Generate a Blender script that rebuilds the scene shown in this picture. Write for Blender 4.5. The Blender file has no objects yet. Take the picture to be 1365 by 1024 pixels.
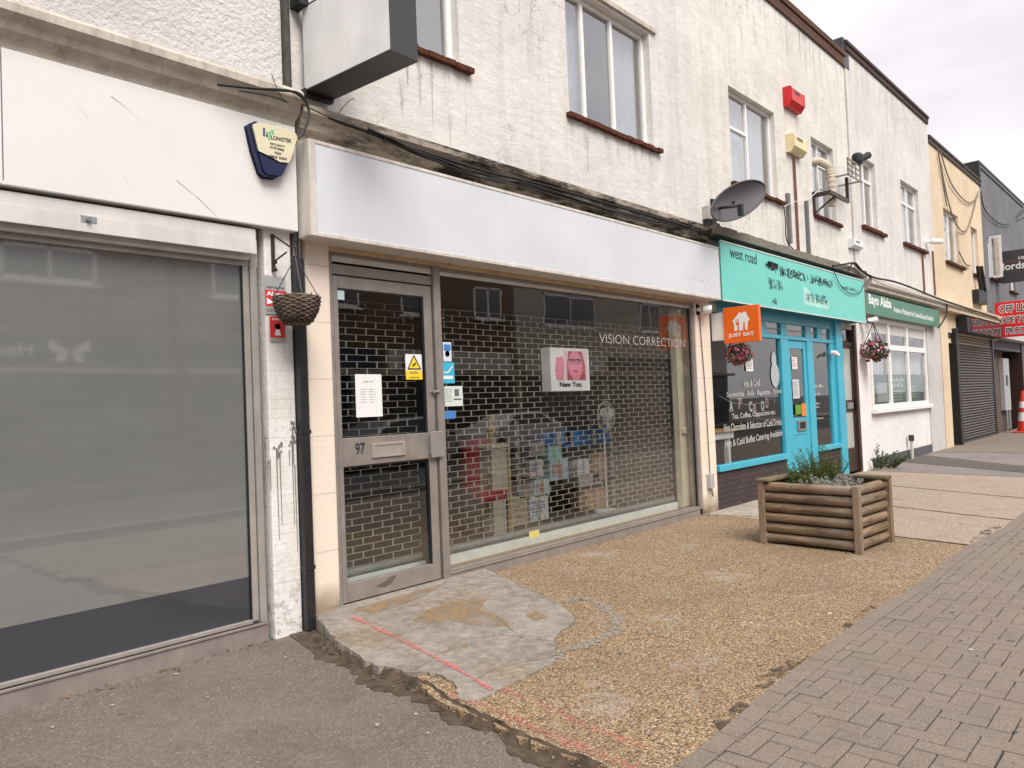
import bpy, math, random
from mathutils import Vector, Matrix
R=math.radians
S=bpy.context.scene; COL=S.collection
rnd=random.Random(7)
# ------------------------------------------------------------------ camera
CA=Vector((0.67916272,-0.73287437,-0.04041237)); CB=Vector((0.0066585,-0.04890459,0.99878126)); CC=Vector((0.73395754,0.67860408,0.02833433))
C0=Vector((0,0,1.5)); FL=1000.0
def ray(x,y): return CC*FL+CA*(x-682.5)-CB*(y-512)
def onY(x,y,Y=5.04): d=ray(x,y); return C0+d*(Y/d.y)
def onX(x,y,X): d=ray(x,y); return C0+d*(X/d.x)
def onZ(x,y,Z): d=ray(x,y); return C0+d*((Z-1.5)/d.z)
cam=bpy.data.cameras.new('camera'); co=bpy.data.objects.new('camera',cam); COL.objects.link(co)
m=Matrix((CA,CB,-CC)).transposed().to_4x4(); m.translation=C0; co.matrix_world=m
cam.sensor_fit='HORIZONTAL'; cam.sensor_width=36; cam.lens=FL/1365*36; cam.clip_start=.05; cam.clip_end=2000
S.camera=co
FY=5.04   # shopfront plane
# ------------------------------------------------------------------ materials
class NT:
    def __init__(s,name):
        s.m=bpy.data.materials.new(name); s.m.use_nodes=True; s.t=s.m.node_tree; s.t.nodes.clear()
        s.out=s.n('ShaderNodeOutputMaterial'); s.pos=None
    def n(s,t,**k):
        o=s.t.nodes.new(t)
        for a,b in k.items(): setattr(o,a,b)
        return o
    def l(s,a,b): s.t.links.new(a,b)
    def P(s,sc=(1,1,1),rot=(0,0,0)):
        if not s.pos: s.pos=s.n('ShaderNodeNewGeometry')
        q=s.n('ShaderNodeMapping'); q.inputs['Scale'].default_value=sc; q.inputs['Rotation'].default_value=rot
        s.l(s.pos.outputs['Position'],q.inputs[0]); return q.outputs[0]
    def noise(s,sc,det=4,vec=None,rough=.55,dist=0):
        q=s.n('ShaderNodeTexNoise'); q.inputs['Scale'].default_value=sc; q.inputs['Detail'].default_value=det
        q.inputs['Roughness'].default_value=rough; q.inputs['Distortion'].default_value=dist
        s.l(vec or s.P(),q.inputs['Vector']); return q.outputs['Fac']
    def ramp(s,f,stops,const=False):
        q=s.n('ShaderNodeValToRGB'); e=q.color_ramp.elements
        if const: q.color_ramp.interpolation='CONSTANT'
        while len(e)<len(stops): e.new(.5)
        for i,(p,c) in enumerate(stops):
            e[i].position=p; c=(c,c,c) if isinstance(c,(int,float)) else c; e[i].color=(*c[:3],1)
        s.l(f,q.inputs[0]); return q.outputs[0]
    def mix(s,f,a,b,mode='MIX'):
        q=s.n('ShaderNodeMix',data_type='RGBA',blend_type=mode)
        for i,v in ((0,f),(6,a),(7,b)):
            if isinstance(v,(int,float)): q.inputs[i].default_value=v if i==0 else (v,v,v,1)
            elif isinstance(v,tuple): q.inputs[i].default_value=(*v[:3],1)
            else: s.l(v,q.inputs[i])
        return q.outputs[2]
    def math(s,op,a,b=None):
        q=s.n('ShaderNodeMath',operation=op)
        for i,v in ((0,a),(1,b)):
            if v is None: continue
            if isinstance(v,(int,float)): q.inputs[i].default_value=v
            else: s.l(v,q.inputs[i])
        return q.outputs[0]
    def bump(s,h,strength=.5,dist=.01,prev=None):
        q=s.n('ShaderNodeBump'); q.inputs['Strength'].default_value=strength; q.inputs['Distance'].default_value=dist
        s.l(h,q.inputs['Height'])
        if prev: s.l(prev,q.inputs['Normal'])
        return q.outputs[0]
    def fin(s,col,rough=.6,metal=0,nor=None,spec=.5,coat=0,emit=None,est=0):
        b=s.n('ShaderNodeBsdfPrincipled')
        if isinstance(col,tuple): b.inputs['Base Color'].default_value=(*col[:3],1)
        else: s.l(col,b.inputs['Base Color'])
        if isinstance(rough,(int,float)): b.inputs['Roughness'].default_value=rough
        else: s.l(rough,b.inputs['Roughness'])
        b.inputs['Metallic'].default_value=metal; b.inputs['Specular IOR Level'].default_value=spec; b.inputs['Coat Weight'].default_value=coat
        if nor: s.l(nor,b.inputs['Normal'])
        if emit: b.inputs['Emission Color'].default_value=(*emit,1); b.inputs['Emission Strength'].default_value=est
        s.l(b.outputs[0],s.out.inputs[0]); return s.m
def mul(c,k): return tuple(min(1,x*k) for x in c)
MC={}
def paint(name,c,rough=.5,metal=0,var=.12,vs=6,bump=.15,bs=80,spec=.5,grime=0,gcol=None):
    if name in MC: return MC[name]
    t=NT(name); n=t.noise(vs,5); col=t.mix(t.ramp(n,[(.3,0.),(.7,1.)]),mul(c,1-var),mul(c,1+var*.4))
    if grime:
        g=t.noise(3,6,t.P((5,5,.6)),.65); g2=t.noise(9,5); gg=t.math('MULTIPLY',t.ramp(g,[(.45,0.),(.75,1.)]),t.ramp(g2,[(.3,.3),(.7,1.)]))
        col=t.mix(t.math('MULTIPLY',gg,grime),col,gcol or mul(c,.45))
    MC[name]=t.fin(col,rough,metal,t.bump(t.noise(bs,4),bump,.004),spec); return MC[name]
def stucco(name,c,dirt,bs=45,bst=.5,amt=.5,bd=.012,crack=True):
    t=NT(name); n=t.noise(1.1,7,None,.62); col=t.mix(t.ramp(n,[(.35,0.),(.7,1.)]),c,mul(c,.86))
    st=t.noise(1,7,t.P((7,7,.55)),.65,.3); big=t.noise(.55,4)
    f=t.math('MULTIPLY',t.ramp(st,[(.46,0.),(.68,1.)]),t.ramp(big,[(.35,.15),(.62,1.)]))
    col=t.mix(t.math('MULTIPLY',f,amt),col,dirt)
    sp=t.noise(38,5,None,.7); col=t.mix(t.math('MULTIPLY',t.ramp(sp,[(.6,0.),(.75,1.)]),.35),col,dirt)
    h=t.bump(t.noise(bs,6,None,.7),bst,bd); h=t.bump(t.noise(3.5,4),.35,.05,h); h=t.bump(t.noise(1,5,t.P((5,5,16),(0,.5,0)),.6),.35,.02,h); mo=t.noise(6,7,None,.7); col=t.mix(t.ramp(mo,[(.48,0.),(.7,.4)]),col,mul(dirt,1.35))
    if crack:
        v=t.n('ShaderNodeTexVoronoi',feature='DISTANCE_TO_EDGE'); v.inputs['Scale'].default_value=.8
        dd=t.n('ShaderNodeTexNoise'); dd.inputs['Scale'].default_value=3; dd.inputs['Detail'].default_value=6; t.l(t.P(),dd.inputs['Vector'])
        ad=t.n('ShaderNodeVectorMath',operation='ADD'); t.l(t.P(),ad.inputs[0]); t.l(dd.outputs['Color'],ad.inputs[1]); t.l(ad.outputs[0],v.inputs['Vector'])
        cf=t.ramp(v.outputs['Distance'],[(0.,1.),(.006,0.)]); cf=t.math('MULTIPLY',cf,t.ramp(t.noise(.9,3),[(.55,0.),(.62,.7)]))
        col=t.mix(cf,col,mul(dirt,.4))
    return t.fin(col,.92,0,h,.2)
def bricks(name,c1,c2,mort,w=.225,h=.075,ms=.01,var=.5,rough=.85,bst=.6,painted=0):
    t=NT(name); g=t.n('ShaderNodeNewGeometry'); sp=t.n('ShaderNodeSeparateXYZ'); t.l(g.outputs['Position'],sp.inputs[0])
    cb=t.n('ShaderNodeCombineXYZ'); t.l(t.math('ADD',sp.outputs[0],sp.outputs[1]),cb.inputs[0]); t.l(sp.outputs[2],cb.inputs[1])
    b=t.n('ShaderNodeTexBrick'); b.inputs['Scale'].default_value=1; b.inputs['Brick Width'].default_value=w; b.inputs['Row Height'].default_value=h
    b.inputs['Mortar Size'].default_value=ms; b.inputs['Mortar Smooth'].default_value=.2; b.inputs['Color1'].default_value=(*c1,1); b.inputs['Color2'].default_value=(*c2,1); b.inputs['Mortar'].default_value=(*mort,1)
    t.l(cb.outputs[0],b.inputs['Vector'])
    n=t.noise(5,6,None,.65); col=t.mix(t.math('MULTIPLY',n,var),b.outputs['Color'],mul(c1,.5))
    nb=t.bump(b.outputs['Fac'],-bst,.008) if False else t.bump(t.math('SUBTRACT',1.,b.outputs['Fac']),bst,.006)
    nb=t.bump(t.noise(90,4),.4,.004,nb)
    return t.fin(col,rough,0,nb,.3)
def glass(name,tint=(.9,.92,.92),base=.04,ior=1.7,rough=.0,wob=.0):
    t=NT(name); tr=t.n('ShaderNodeBsdfTransparent'); tr.inputs[0].default_value=(*tint,1)
    gl=t.n('ShaderNodeBsdfGlossy'); gl.inputs['Roughness'].default_value=rough; gl.inputs[0].default_value=(1,1,1,1)
    f=schlick(t,((ior-1)/(ior+1))**2,base); mx=t.n('ShaderNodeMixShader'); t.l(f,mx.inputs[0]); t.l(tr.outputs[0],mx.inputs[1]); t.l(gl.outputs[0],mx.inputs[2])
    if wob:
        nb=t.bump(t.noise(1.6,2),wob,.02); t.l(nb,gl.inputs['Normal'])
    t.l(mx.outputs[0],t.out.inputs[0]); return t.m
def schlick(t,f0,base):
    g=t.n('ShaderNodeNewGeometry'); d=t.n('ShaderNodeVectorMath',operation='DOT_PRODUCT'); t.l(g.outputs['Normal'],d.inputs[0]); t.l(g.outputs['Incoming'],d.inputs[1])
    x=t.math('SUBTRACT',1.,t.math('ABSOLUTE',d.outputs['Value'])); return t.math('ADD',t.math('MULTIPLY',t.math('POWER',x,5.),1-f0),f0+base)
def gravel():
    t=NT('exposed_aggregate'); v=t.n('ShaderNodeTexVoronoi'); v.inputs['Scale'].default_value=112; t.l(t.P(),v.inputs['Vector'])
    sp=t.n('ShaderNodeSeparateColor'); t.l(v.outputs['Color'],sp.inputs[0])
    col=t.ramp(sp.outputs[0],[(0.,(.04,.028,.02)),(.16,(.11,.072,.043)),(.38,(.25,.152,.077)),(.6,(.355,.228,.118)),(.8,(.42,.3,.175)),(.93,(.6,.5,.375)),(1.,(.2,.18,.16))])
    mort=t.ramp(v.outputs['Distance'],[(.45,0.),(.8,1.)]); col=t.mix(t.math('MULTIPLY',mort,.6),col,(.2,.15,.1))
    n=t.noise(.9,6,None,.6); col=t.mix(t.ramp(n,[(.4,0.),(.7,.45)]),col,(.17,.12,.075))
    n2=t.noise(1.7,5,t.P((1,1,1),(0,0,1)),.7); col=t.mix(t.ramp(n2,[(.57,0.),(.7,.7)]),col,(.36,.31,.27))
    nb=t.bump(t.math('SUBTRACT',1.,v.outputs['Distance']),.8,.006)
    return t.fin(col,.8,0,nb,.3)
def gravel_light():
    t=NT('worn_aggregate_slab'); v=t.n('ShaderNodeTexVoronoi'); v.inputs['Scale'].default_value=110; t.l(t.P(),v.inputs['Vector'])
    sp=t.n('ShaderNodeSeparateColor'); t.l(v.outputs['Color'],sp.inputs[0])
    col=t.ramp(sp.outputs[0],[(0.,(.12,.085,.06)),(.3,(.28,.205,.15)),(.7,(.39,.3,.225)),(1.,(.56,.47,.38))])
    n=t.noise(1.2,6,None,.65); col=t.mix(t.ramp(n,[(.35,.1),(.7,.6)]),col,(.34,.275,.225)); n=t.noise(2.6,7,None,.7); col=t.mix(t.ramp(n,[(.52,0.),(.7,.45)]),col,(.19,.15,.12))
    return t.fin(col,.85,0,t.bump(v.outputs['Distance'],.5,.004),.3)
def asphalt(name,c=(.125,.105,.092),v1=.55):
    t=NT(name); v=t.n('ShaderNodeTexVoronoi'); v.inputs['Scale'].default_value=130; t.l(t.P(),v.inputs['Vector'])
    sp=t.n('ShaderNodeSeparateColor'); t.l(v.outputs['Color'],sp.inputs[0])
    col=t.ramp(sp.outputs[0],[(0.,mul(c,.65)),(.45,c),(.8,mul(c,1.25)),(.97,mul(c,1.7)),(1.,mul(c,2.8))])
    n=t.noise(.8,7,None,.65); col=t.mix(t.ramp(n,[(.35,0.),(.7,v1)]),col,mul(c,1.5))
    n=t.noise(2.3,6,t.P((1,1,1),(0,0,2)),.7); col=t.mix(t.ramp(n,[(.5,0.),(.75,.45)]),col,mul(c,.55))
    nb=t.bump(v.outputs['Distance'],.9,.006)
    return t.fin(col,.85,0,nb,.3)
def concrete(name,c=(.36,.33,.3),stain=(.3,.21,.12),amt=.6):
    t=NT(name); n=t.noise(1.6,8,None,.65); col=t.mix(t.ramp(n,[(.4,0.),(.62,1.)]),c,mul(c,.72))
    n2=t.noise(1.3,5,t.P((1,1,1),(0,0,.7)),.6); col=t.mix(t.ramp(n2,[(.54,0.),(.62,amt)]),col,stain)
    s=t.noise(120,3,None,.8); col=t.mix(t.ramp(s,[(.38,.6),(.6,0.)]),col,mul(c,.35)); s2=t.noise(14,8,None,.75); col=t.mix(t.ramp(s2,[(.42,.0),(.66,.55)]),col,mul(c,1.45)); s3=t.noise(4,7,t.P((1,1,1),(0,0,2)),.7); col=t.mix(t.ramp(s3,[(.5,0.),(.7,.5)]),col,mul(c,.5))
    nb=t.bump(t.noise(70,6,None,.8),.6,.006); nb=t.bump(t.noise(6,5),.5,.03,nb)
    return t.fin(col,.9,0,nb,.25)
def pavers():
    t=NT('block_paver'); g=t.n('ShaderNodeNewGeometry')
    col=t.ramp(g.outputs['Random Per Island'],[(0.,(.215,.175,.148)),(.5,(.25,.2,.168)),(1.,(.235,.19,.16))])
    n=t.noise(140,3,None,.8); col=t.mix(t.ramp(n,[(.38,.75),(.6,0.)]),col,(.1,.08,.06)); n=t.noise(150,2,t.P((1,1,1),(0,0,1)),.8); col=t.mix(t.ramp(n,[(.55,0.),(.7,.75)]),col,(.55,.47,.39)); n=t.noise(3.2,7,None,.7); col=t.mix(t.ramp(n,[(.5,0.),(.72,.5)]),col,(.15,.12,.095))
    n=t.noise(1.1,5); col=t.mix(t.ramp(n,[(.4,0.),(.75,.4)]),col,(.22,.18,.14))
    return t.fin(col,.85,0,t.bump(t.noise(160,4,None,.8),.6,.004),.3)
def wood(name,c,dark,axis=0):
    t=NT(name); sc=[(1.5,22,22),(22,1.5,22),(22,22,1.5)][axis]
    n=t.noise(1,6,t.P(sc),.65,.4); col=t.mix(t.ramp(n,[(.36,0.),(.62,1.)]),dark,c); gr_=t.noise(1.3,5,t.P((1,1,1),(0,1,0)),.6); col=t.mix(t.ramp(gr_,[(.47,0.),(.62,.6)]),col,(.3,.26,.22)); kn=t.noise(11,4,t.P((1,1,1.6),(0,0,1)),.6); col=t.mix(t.ramp(kn,[(.6,0.),(.72,.75)]),col,mul(dark,.7))
    n=t.noise(2.2,5,None,.6); col=t.mix(t.ramp(n,[(.45,0.),(.75,.7)]),col,mul(dark,.6)); n=t.noise(5,5,t.P((1,1,1),(1,0,0)),.6); col=t.mix(t.ramp(n,[(.55,0.),(.72,.35)]),col,(.22,.2,.1))
    g=t.n('ShaderNodeNewGeometry'); col=t.mix(t.math('MULTIPLY',g.outputs['Random Per Island'],.3),col,mul(c,1.2))
    return t.fin(col,.85,0,t.bump(t.noise(1,5,t.P(mul_sc(sc,2.5)),.7),.6,.006),.2)
def mul_sc(s,k): return tuple(x*k for x in s)
def leafmat(name,c1,c2):
    t=NT(name); g=t.n('ShaderNodeNewGeometry'); col=t.ramp(g.outputs['Random Per Island'],[(0.,c1),(1.,c2)])
    b=t.n('ShaderNodeBsdfPrincipled'); t.l(col,b.inputs['Base Color']); b.inputs['Roughness'].default_value=.6
    tr=t.n('ShaderNodeBsdfTranslucent'); t.l(col,tr.inputs[0]); mx=t.n('ShaderNodeMixShader'); mx.inputs[0].default_value=.3
    t.l(b.outputs[0],mx.inputs[1]); t.l(tr.outputs[0],mx.inputs[2]); t.l(mx.outputs[0],t.out.inputs[0]); return t.m
def flat(name,c,rough=.6): return paint(name,c,rough,0,.04,8,.02)

mstucco=stucco('cream_render',(.77,.735,.69),(.4,.36,.31),amt=.38)
mstucco2=stucco('weathered_render',(.73,.7,.665),(.4,.37,.34),amt=.4)
mrough=stucco('roughcast_white',(.78,.755,.73),(.6,.57,.52),bs=28,bst=1.,amt=.25,bd=.03,crack=False)
myellow=stucco('yellow_render',(.74,.6,.43),(.52,.4,.27),amt=.5)
mgrey=stucco('grey_render',(.2,.2,.215),(.1,.1,.11),amt=.6)
mwhitew=stucco('white_wall_paint',(.83,.8,.78),(.55,.52,.49),amt=.2,bst=.3,crack=False)
mpink=stucco('pink_cream_paint',(.8,.66,.54),(.5,.42,.36),amt=.3,bst=.3,crack=False)
mgreypil=stucco('grey_white_pilaster',(.6,.58,.56),(.35,.33,.31),amt=.4,bst=.3,crack=False)
mfascia=paint('white_fascia_panel',(.76,.73,.715),.3,0,.05,2,.02,60,.5,.12,(.55,.5,.46))
mfascia2=paint('grey_white_sign_panel',(.64,.655,.69),.28,0,.07,1.4,.03,40,.5,.38,(.58,.57,.56))
mframeW=paint('sign_frame_cream',(.66,.62,.57),.45,0,.15,8,.2,80,.5,.6,(.22,.18,.14))
mcorn=paint('cornice_paint',(.55,.49,.42),.8,0,.25,5,.8,40,.3,.7,(.14,.11,.08))
malu=paint('anodised_aluminium',(.33,.295,.27),.42,.35,.18,7,.15,90,.5,.5,(.17,.15,.13))
malud=paint('aluminium_sill',(.3,.255,.235),.5,.2,.2,5,.2,90,.5,.5,(.16,.13,.11))
mshbox=paint('shutter_box_white',(.68,.65,.62),.4,.1,.12,5,.1,70,.5,.4,(.4,.36,.32))
mupvc=paint('white_upvc',(.83,.82,.8),.35,0,.05,9,.03)
mblack=paint('black_paint',(.012,.012,.013),.5,0,.2,12,.2)
mpipe=paint('black_pipe',(.018,.018,.02),.42,0,.3,12,.3)
mdgrey=paint('dark_grey_metal',(.055,.054,.055),.4,.2,.1,9,.05)
mcable=paint('cable_black',(.012,.011,.01),.6,0,.2,10,.1)
mrust=paint('rusty_pipe',(.22,.085,.05),.8,0,.35,20,.5)
mgalv=paint('galvanised_steel',(.35,.36,.36),.45,.6,.2,20,.2)
mgrille=paint('grille_steel',(.47,.43,.38),.5,.1,.2,9,.1)
mterra=paint('terracotta_sill',(.12,.037,.022),.9,0,.6,30,1,50,.2,.9,(.05,.04,.025))
mbrickp=bricks('parapet_brick',(.15,.055,.035),(.08,.04,.03),(.1,.085,.07),.225,.075)
mturq=paint('turquoise_fascia',(.15,.6,.52),.4,0,.06,1.5,.05,40,.5,.12,(.3,.6,.52))
mblue=paint('sky_blue_paint',(.055,.42,.56),.38,0,.08,4,.15,60,.5,.1,(.05,.25,.32))
mdkblue=paint('deep_teal_paint',(.02,.14,.17),.5)
mbrickpur=bricks('painted_dark_brick',(.06,.043,.047),(.085,.06,.062),(.045,.035,.036),.215,.075,.008,.4)
mbrickop=bricks('brown_brick',(.17,.105,.07),(.12,.075,.05),(.2,.17,.14),.225,.075)
mbrickpass=bricks('passage_brick',(.17,.11,.085),(.12,.085,.07),(.14,.12,.1),.225,.075)
mbrown=paint('brown_door_paint',(.045,.022,.016),.45,0,.2,8,.2)
mgreen=paint('green_sign',(.05,.2,.125),.4,0,.06,4,.03)
mplinth=paint('grey_plinth_paint',(.09,.095,.1),.7,0,.2,6,.4)
mred=paint('red_sign',(.74,.015,.02),.35,0,.06,4,.02)
mwhite=flat('white_print',(.85,.85,.85)); mblk=flat('black_print',(.015,.015,.018)); mredp=flat('red_print',(.6,.03,.04))
morange=flat('orange_panel',(.86,.15,.012),.35)
mgl=glass('shop_glass',(.84,.85,.83),.09,1.6,0,.04)
mglu=glass('upstairs_glass',(.75,.78,.8),.3,1.8,0,.06)
mcurt=paint('net_curtain',(.62,.64,.67),.9,0,.1,10,.1)
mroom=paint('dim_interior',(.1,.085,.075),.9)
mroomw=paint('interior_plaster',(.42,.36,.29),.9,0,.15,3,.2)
mcream=paint('cream_panel',(.66,.6,.46),.6)
mlogwood=wood('weathered_log',(.27,.19,.12),(.055,.036,.02),0); mlogy=wood('weathered_log_end',(.29,.205,.135),(.06,.04,.024),1)
mpost=wood('weathered_post',(.3,.21,.14),(.14,.095,.06),2); mrim=wood('mossy_rim',(.22,.18,.11),(.09,.075,.04),1)
msoil=paint('potting_soil',(.03,.022,.016),.95,0,.5,30,1,60)
mgravel=gravel(); mgl2=gravel_light(); masph=asphalt('tarmac',(.15,.124,.106)); masph2=asphalt('far_tarmac',(.2,.175,.16)); mroad=asphalt('road_tarmac',(.09,.088,.086))
mconc=concrete('patch_concrete',(.31,.272,.235),(.22,.15,.085),.7); mconc2=concrete('pad_concrete',(.42,.36,.3),(.3,.24,.18),.3); mpav=pavers()
mdirt=paint('crumbled_dirt',(.1,.074,.053),.95,0,.5,14,1,70,.2)
# ------------------------------------------------------------------ mesh helpers
ORG={}
class MB:
    def __init__(s): s.v=[]; s.f=[]
    def add(s,vs,fs):
        b=len(s.v); s.v+= [Vector(p) for p in vs]; s.f+= [tuple(b+i for i in f) for f in fs]; return s
    def box(s,x0,x1,y0,y1,z0,z1,T=None):
        v=[Vector((x,y,z)) for x in (x0,x1) for y in (y0,y1) for z in (z0,z1)]
        if T: v=[T(p) for p in v]
        return s.add(v,[(0,1,3,2),(4,6,7,5),(0,4,5,1),(2,3,7,6),(0,2,6,4),(1,5,7,3)])
    def quad(s,*p): return s.add(p,[tuple(range(len(p)))])
    def prism(s,pts,d):   # planar polygon extruded by vector d
        d=Vector(d); n=len(pts); p=[Vector(q) for q in pts]
        return s.add(p+[q+d for q in p],[tuple(range(n)),tuple(range(2*n-1,n-1,-1))]+[(i,(i+1)%n,n+(i+1)%n,n+i) for i in range(n)])
    def tube(s,pts,r,n=8,cap=True,r2=None):
        pts=[Vector(p) for p in pts]; k=len(pts); rings=[]
        for i,p in enumerate(pts):
            t=(pts[min(i+1,k-1)]-pts[max(i-1,0)]); t=t.normalized() if t.length>1e-9 else Vector((0,0,1))
            a=t.cross(Vector((0,0,1)) if abs(t.z)<.9 else Vector((1,0,0))).normalized(); b=t.cross(a)
            rr=r if r2 is None else r+(r2-r)*i/(k-1)
            if isinstance(r,(list,tuple)): rr=r[i]
            rings.append([p+a*math.cos(2*math.pi*j/n)*rr+b*math.sin(2*math.pi*j/n)*rr for j in range(n)])
        v=[q for rg in rings for q in rg]; f=[(i*n+j,i*n+(j+1)%n,(i+1)*n+(j+1)%n,(i+1)*n+j) for i in range(k-1) for j in range(n)]
        if cap: f+=[tuple(range(n))[::-1],tuple((k-1)*n+j for j in range(n))]
        return s.add(v,f)
    def lathe(s,prof,c,n=20,T=None):   # prof (r,z) about z axis at c
        c=Vector(c); v=[]
        for r,z in prof:
            for j in range(n):
                p=Vector((r*math.cos(2*math.pi*j/n),r*math.sin(2*math.pi*j/n),z)); p=T(p) if T else p; v.append(c+p)
        k=len(prof); return s.add(v,[(i*n+j,i*n+(j+1)%n,(i+1)*n+(j+1)%n,(i+1)*n+j) for i in range(k-1) for j in range(n)]+[tuple(range(n))[::-1],tuple((k-1)*n+j for j in range(n))])
    def text(s,txt,o,r,u,w=None,h=None,off=0.,th=.0012,shear=0):
        cu=bpy.data.curves.new('t','FONT'); cu.body=txt; cu.size=1; cu.offset=off; cu.shear=shear; cu.resolution_u=3; cu.fill_mode='BOTH'
        ob=bpy.data.objects.new('t',cu); COL.objects.link(ob); dg=bpy.context.evaluated_depsgraph_get(); dg.update()
        me=bpy.data.meshes.new_from_object(ob.evaluated_get(dg)); bpy.data.objects.remove(ob)
        if not me.vertices: return s
        xs=[v.co.x for v in me.vertices]; ys=[v.co.y for v in me.vertices]; x0,x1,y0,y1=min(xs),max(xs),min(ys),max(ys)
        o=Vector(o); r=Vector(r).normalized(); u=Vector(u).normalized(); nn=r.cross(u)
        sy=h/(y1-y0) if h else w/(x1-x0); sx=w/(x1-x0) if w else sy
        if shear: pass
        s.add([o+r*((v.co.x-x0)*sx)+u*((v.co.y-y0)*sy)+nn*th for v in me.vertices],[tuple(p.vertices) for p in me.polygons]); bpy.data.meshes.remove(me); return s
    def build(s,name,mat,parent=None,kind=None,label=None,cat=None,group=None,smooth=False,bevel=0,origin=None):
        me=bpy.data.meshes.new(name)
        if parent is not None: o0=ORG[parent.name]
        elif origin is not None: o0=Vector(origin)
        elif kind: o0=Vector((0,0,0))
        else:
            n=max(1,len(s.v)); o0=Vector((sum(p.x for p in s.v)/n,sum(p.y for p in s.v)/n,min((p.z for p in s.v),default=0)))
        me.from_pydata([tuple(p-o0) for p in s.v],[],s.f); me.validate(); me.materials.append(mat)
        if smooth: 
            for p in me.polygons: p.use_smooth=True
        o=bpy.data.objects.new(name,me); COL.objects.link(o); ORG[o.name]=o0
        if parent is not None: o.parent=parent
        else: o.location=o0
        if bevel:
            b=o.modifiers.new('bevel','BEVEL'); b.width=bevel; b.segments=2; b.limit_method='ANGLE'; b.angle_limit=R(50)
        if smooth:
            pass
        tag(o,label,cat,group,kind); return o
def tag(o,label=None,cat=None,group=None,kind=None):
    if label: o['label']=label
    if cat: o['category']=cat
    if group: o['group']=group
    if kind: o['kind']=kind
    return o
def thing(name,loc,label,cat,group=None):
    o=bpy.data.objects.new(name,None); COL.objects.link(o); o.location=loc; ORG[o.name]=Vector(loc); o.empty_display_size=.1
    return tag(o,label,cat,group)
def B(*a,**k): return MB().box(*a,**k)
def wallface(mb,x0,x1,z0,z1,holes,y,depth,back=None):
    xs=sorted({x0,x1}|{h[i] for h in holes for i in (0,1)}); zs=sorted({z0,z1}|{h[i] for h in holes for i in (2,3)})
    xs=[x for x in xs if x0<=x<=x1]; zs=[z for z in zs if z0<=z<=z1]
    idx={}
    def V(x,z,yy):
        if (x,z,yy) not in idx: idx[(x,z,yy)]=len(mb.v); mb.v.append(Vector((x,yy,z)))
        return idx[(x,z,yy)]
    for i in range(len(xs)-1):
        for j in range(len(zs)-1):
            cx=(xs[i]+xs[i+1])/2; cz=(zs[j]+zs[j+1])/2
            if any(h[0]<cx<h[1] and h[2]<cz<h[3] for h in holes): continue
            mb.f.append((V(xs[i],zs[j],y),V(xs[i+1],zs[j],y),V(xs[i+1],zs[j+1],y),V(xs[i],zs[j+1],y)))
    for a,b,c,d in holes:
        a,b=max(a,x0),min(b,x1)
        mb.quad((a,y,c),(a,y,d),(a,y+depth,d),(a,y+depth,c)); mb.quad((b,y,c),(b,y+depth,c),(b,y+depth,d),(b,y,d))
        mb.quad((a,y,c),(a,y+depth,c),(b,y+depth,c),(b,y,c)); mb.quad((a,y,d),(b,y,d),(b,y+depth,d),(a,y+depth,d))
def shell(mb,x0,x1,y,yb,z0,z1):   # back, sides and roof behind a front wall
    mb.quad((x0,yb,z0),(x0,yb,z1),(x1,yb,z1),(x1,yb,z0)); mb.quad((x0,y,z0),(x0,y,z1),(x0,yb,z1),(x0,yb,z0))
    mb.quad((x1,y,z0),(x1,yb,z0),(x1,yb,z1),(x1,y,z1)); mb.quad((x0,y,z1),(x1,y,z1),(x1,yb,z1),(x0,yb,z1))
def sillbricks(x0,x1,y0,y1,z0,z1,mb=None):
    mb=mb or MB(); n=max(3,int((x1-x0)/.11))
    for i in range(n):
        a=x0+(x1-x0)*i/n; b=x0+(x1-x0)*(i+1)/n-.006; j=rnd.uniform(-.008,.008); k=rnd.uniform(-.006,.006)
        mb.box(a,b,y0+j,y1,z0+k,z1+k)
    mb.box(x0+.01,x1-.01,y0+.015,y1-.002,z0+.012,z1-.012); return mb
def window(root,h,y,mull=(),trans=(),segs=None,fw=.05,sill=True,curt='net',frame=None,glassm=None,sy=.06,sillh=.05,sillx=.08):
    x0,x1,z0,z1=h; fr=MB(); d=.05
    fr.box(x0,x0+fw,y,y+d,z0,z1); fr.box(x1-fw,x1,y,y+d,z0,z1); fr.box(x0+fw,x1-fw,y,y+d,z0,z0+fw); fr.box(x0+fw,x1-fw,y,y+d,z1-fw,z1)
    for mx in mull: fr.box(mx-fw/2,mx+fw/2,y-.002,y+d-.004,z0+fw,z1-fw)
    for (a,b,tz) in trans: fr.box(a,b,y-.004,y+d-.008,tz-fw/2,tz+fw/2)
    w=fr.build('window',frame or mupvc,root,bevel=.004)
    MB().quad((x0+.01,y+.03,z0+.01),(x1-.01,y+.03,z0+.01),(x1-.01,y+.03,z1-.01),(x0+.01,y+.03,z1-.01)).build('pane',glassm or mglu,w)
    if curt:
        c=MB(); n=40; spans=[(x0,x1)] if curt=='net' else [(x0,x0+(x1-x0)*.3),(x1-(x1-x0)*.3,x1)]
        for a,b in spans:
            for i in range(n):
                p=a+(b-a)*i/n; q=a+(b-a)*(i+1)/n; f=lambda t:y+.14+.018*math.sin(t*70)+.012*math.sin(t*23)
                c.quad((p,f(p),z0),(q,f(q),z0),(q,f(q),z1),(p,f(p),z1))
        c.build('curtain',mcurt,w,smooth=True)
    if sill: sillbricks(x0-.06,x1+sillx,FY-sy,y+.0,z0-sillh,z0-.002).build('sill',mterra,w)
    return w
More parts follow.
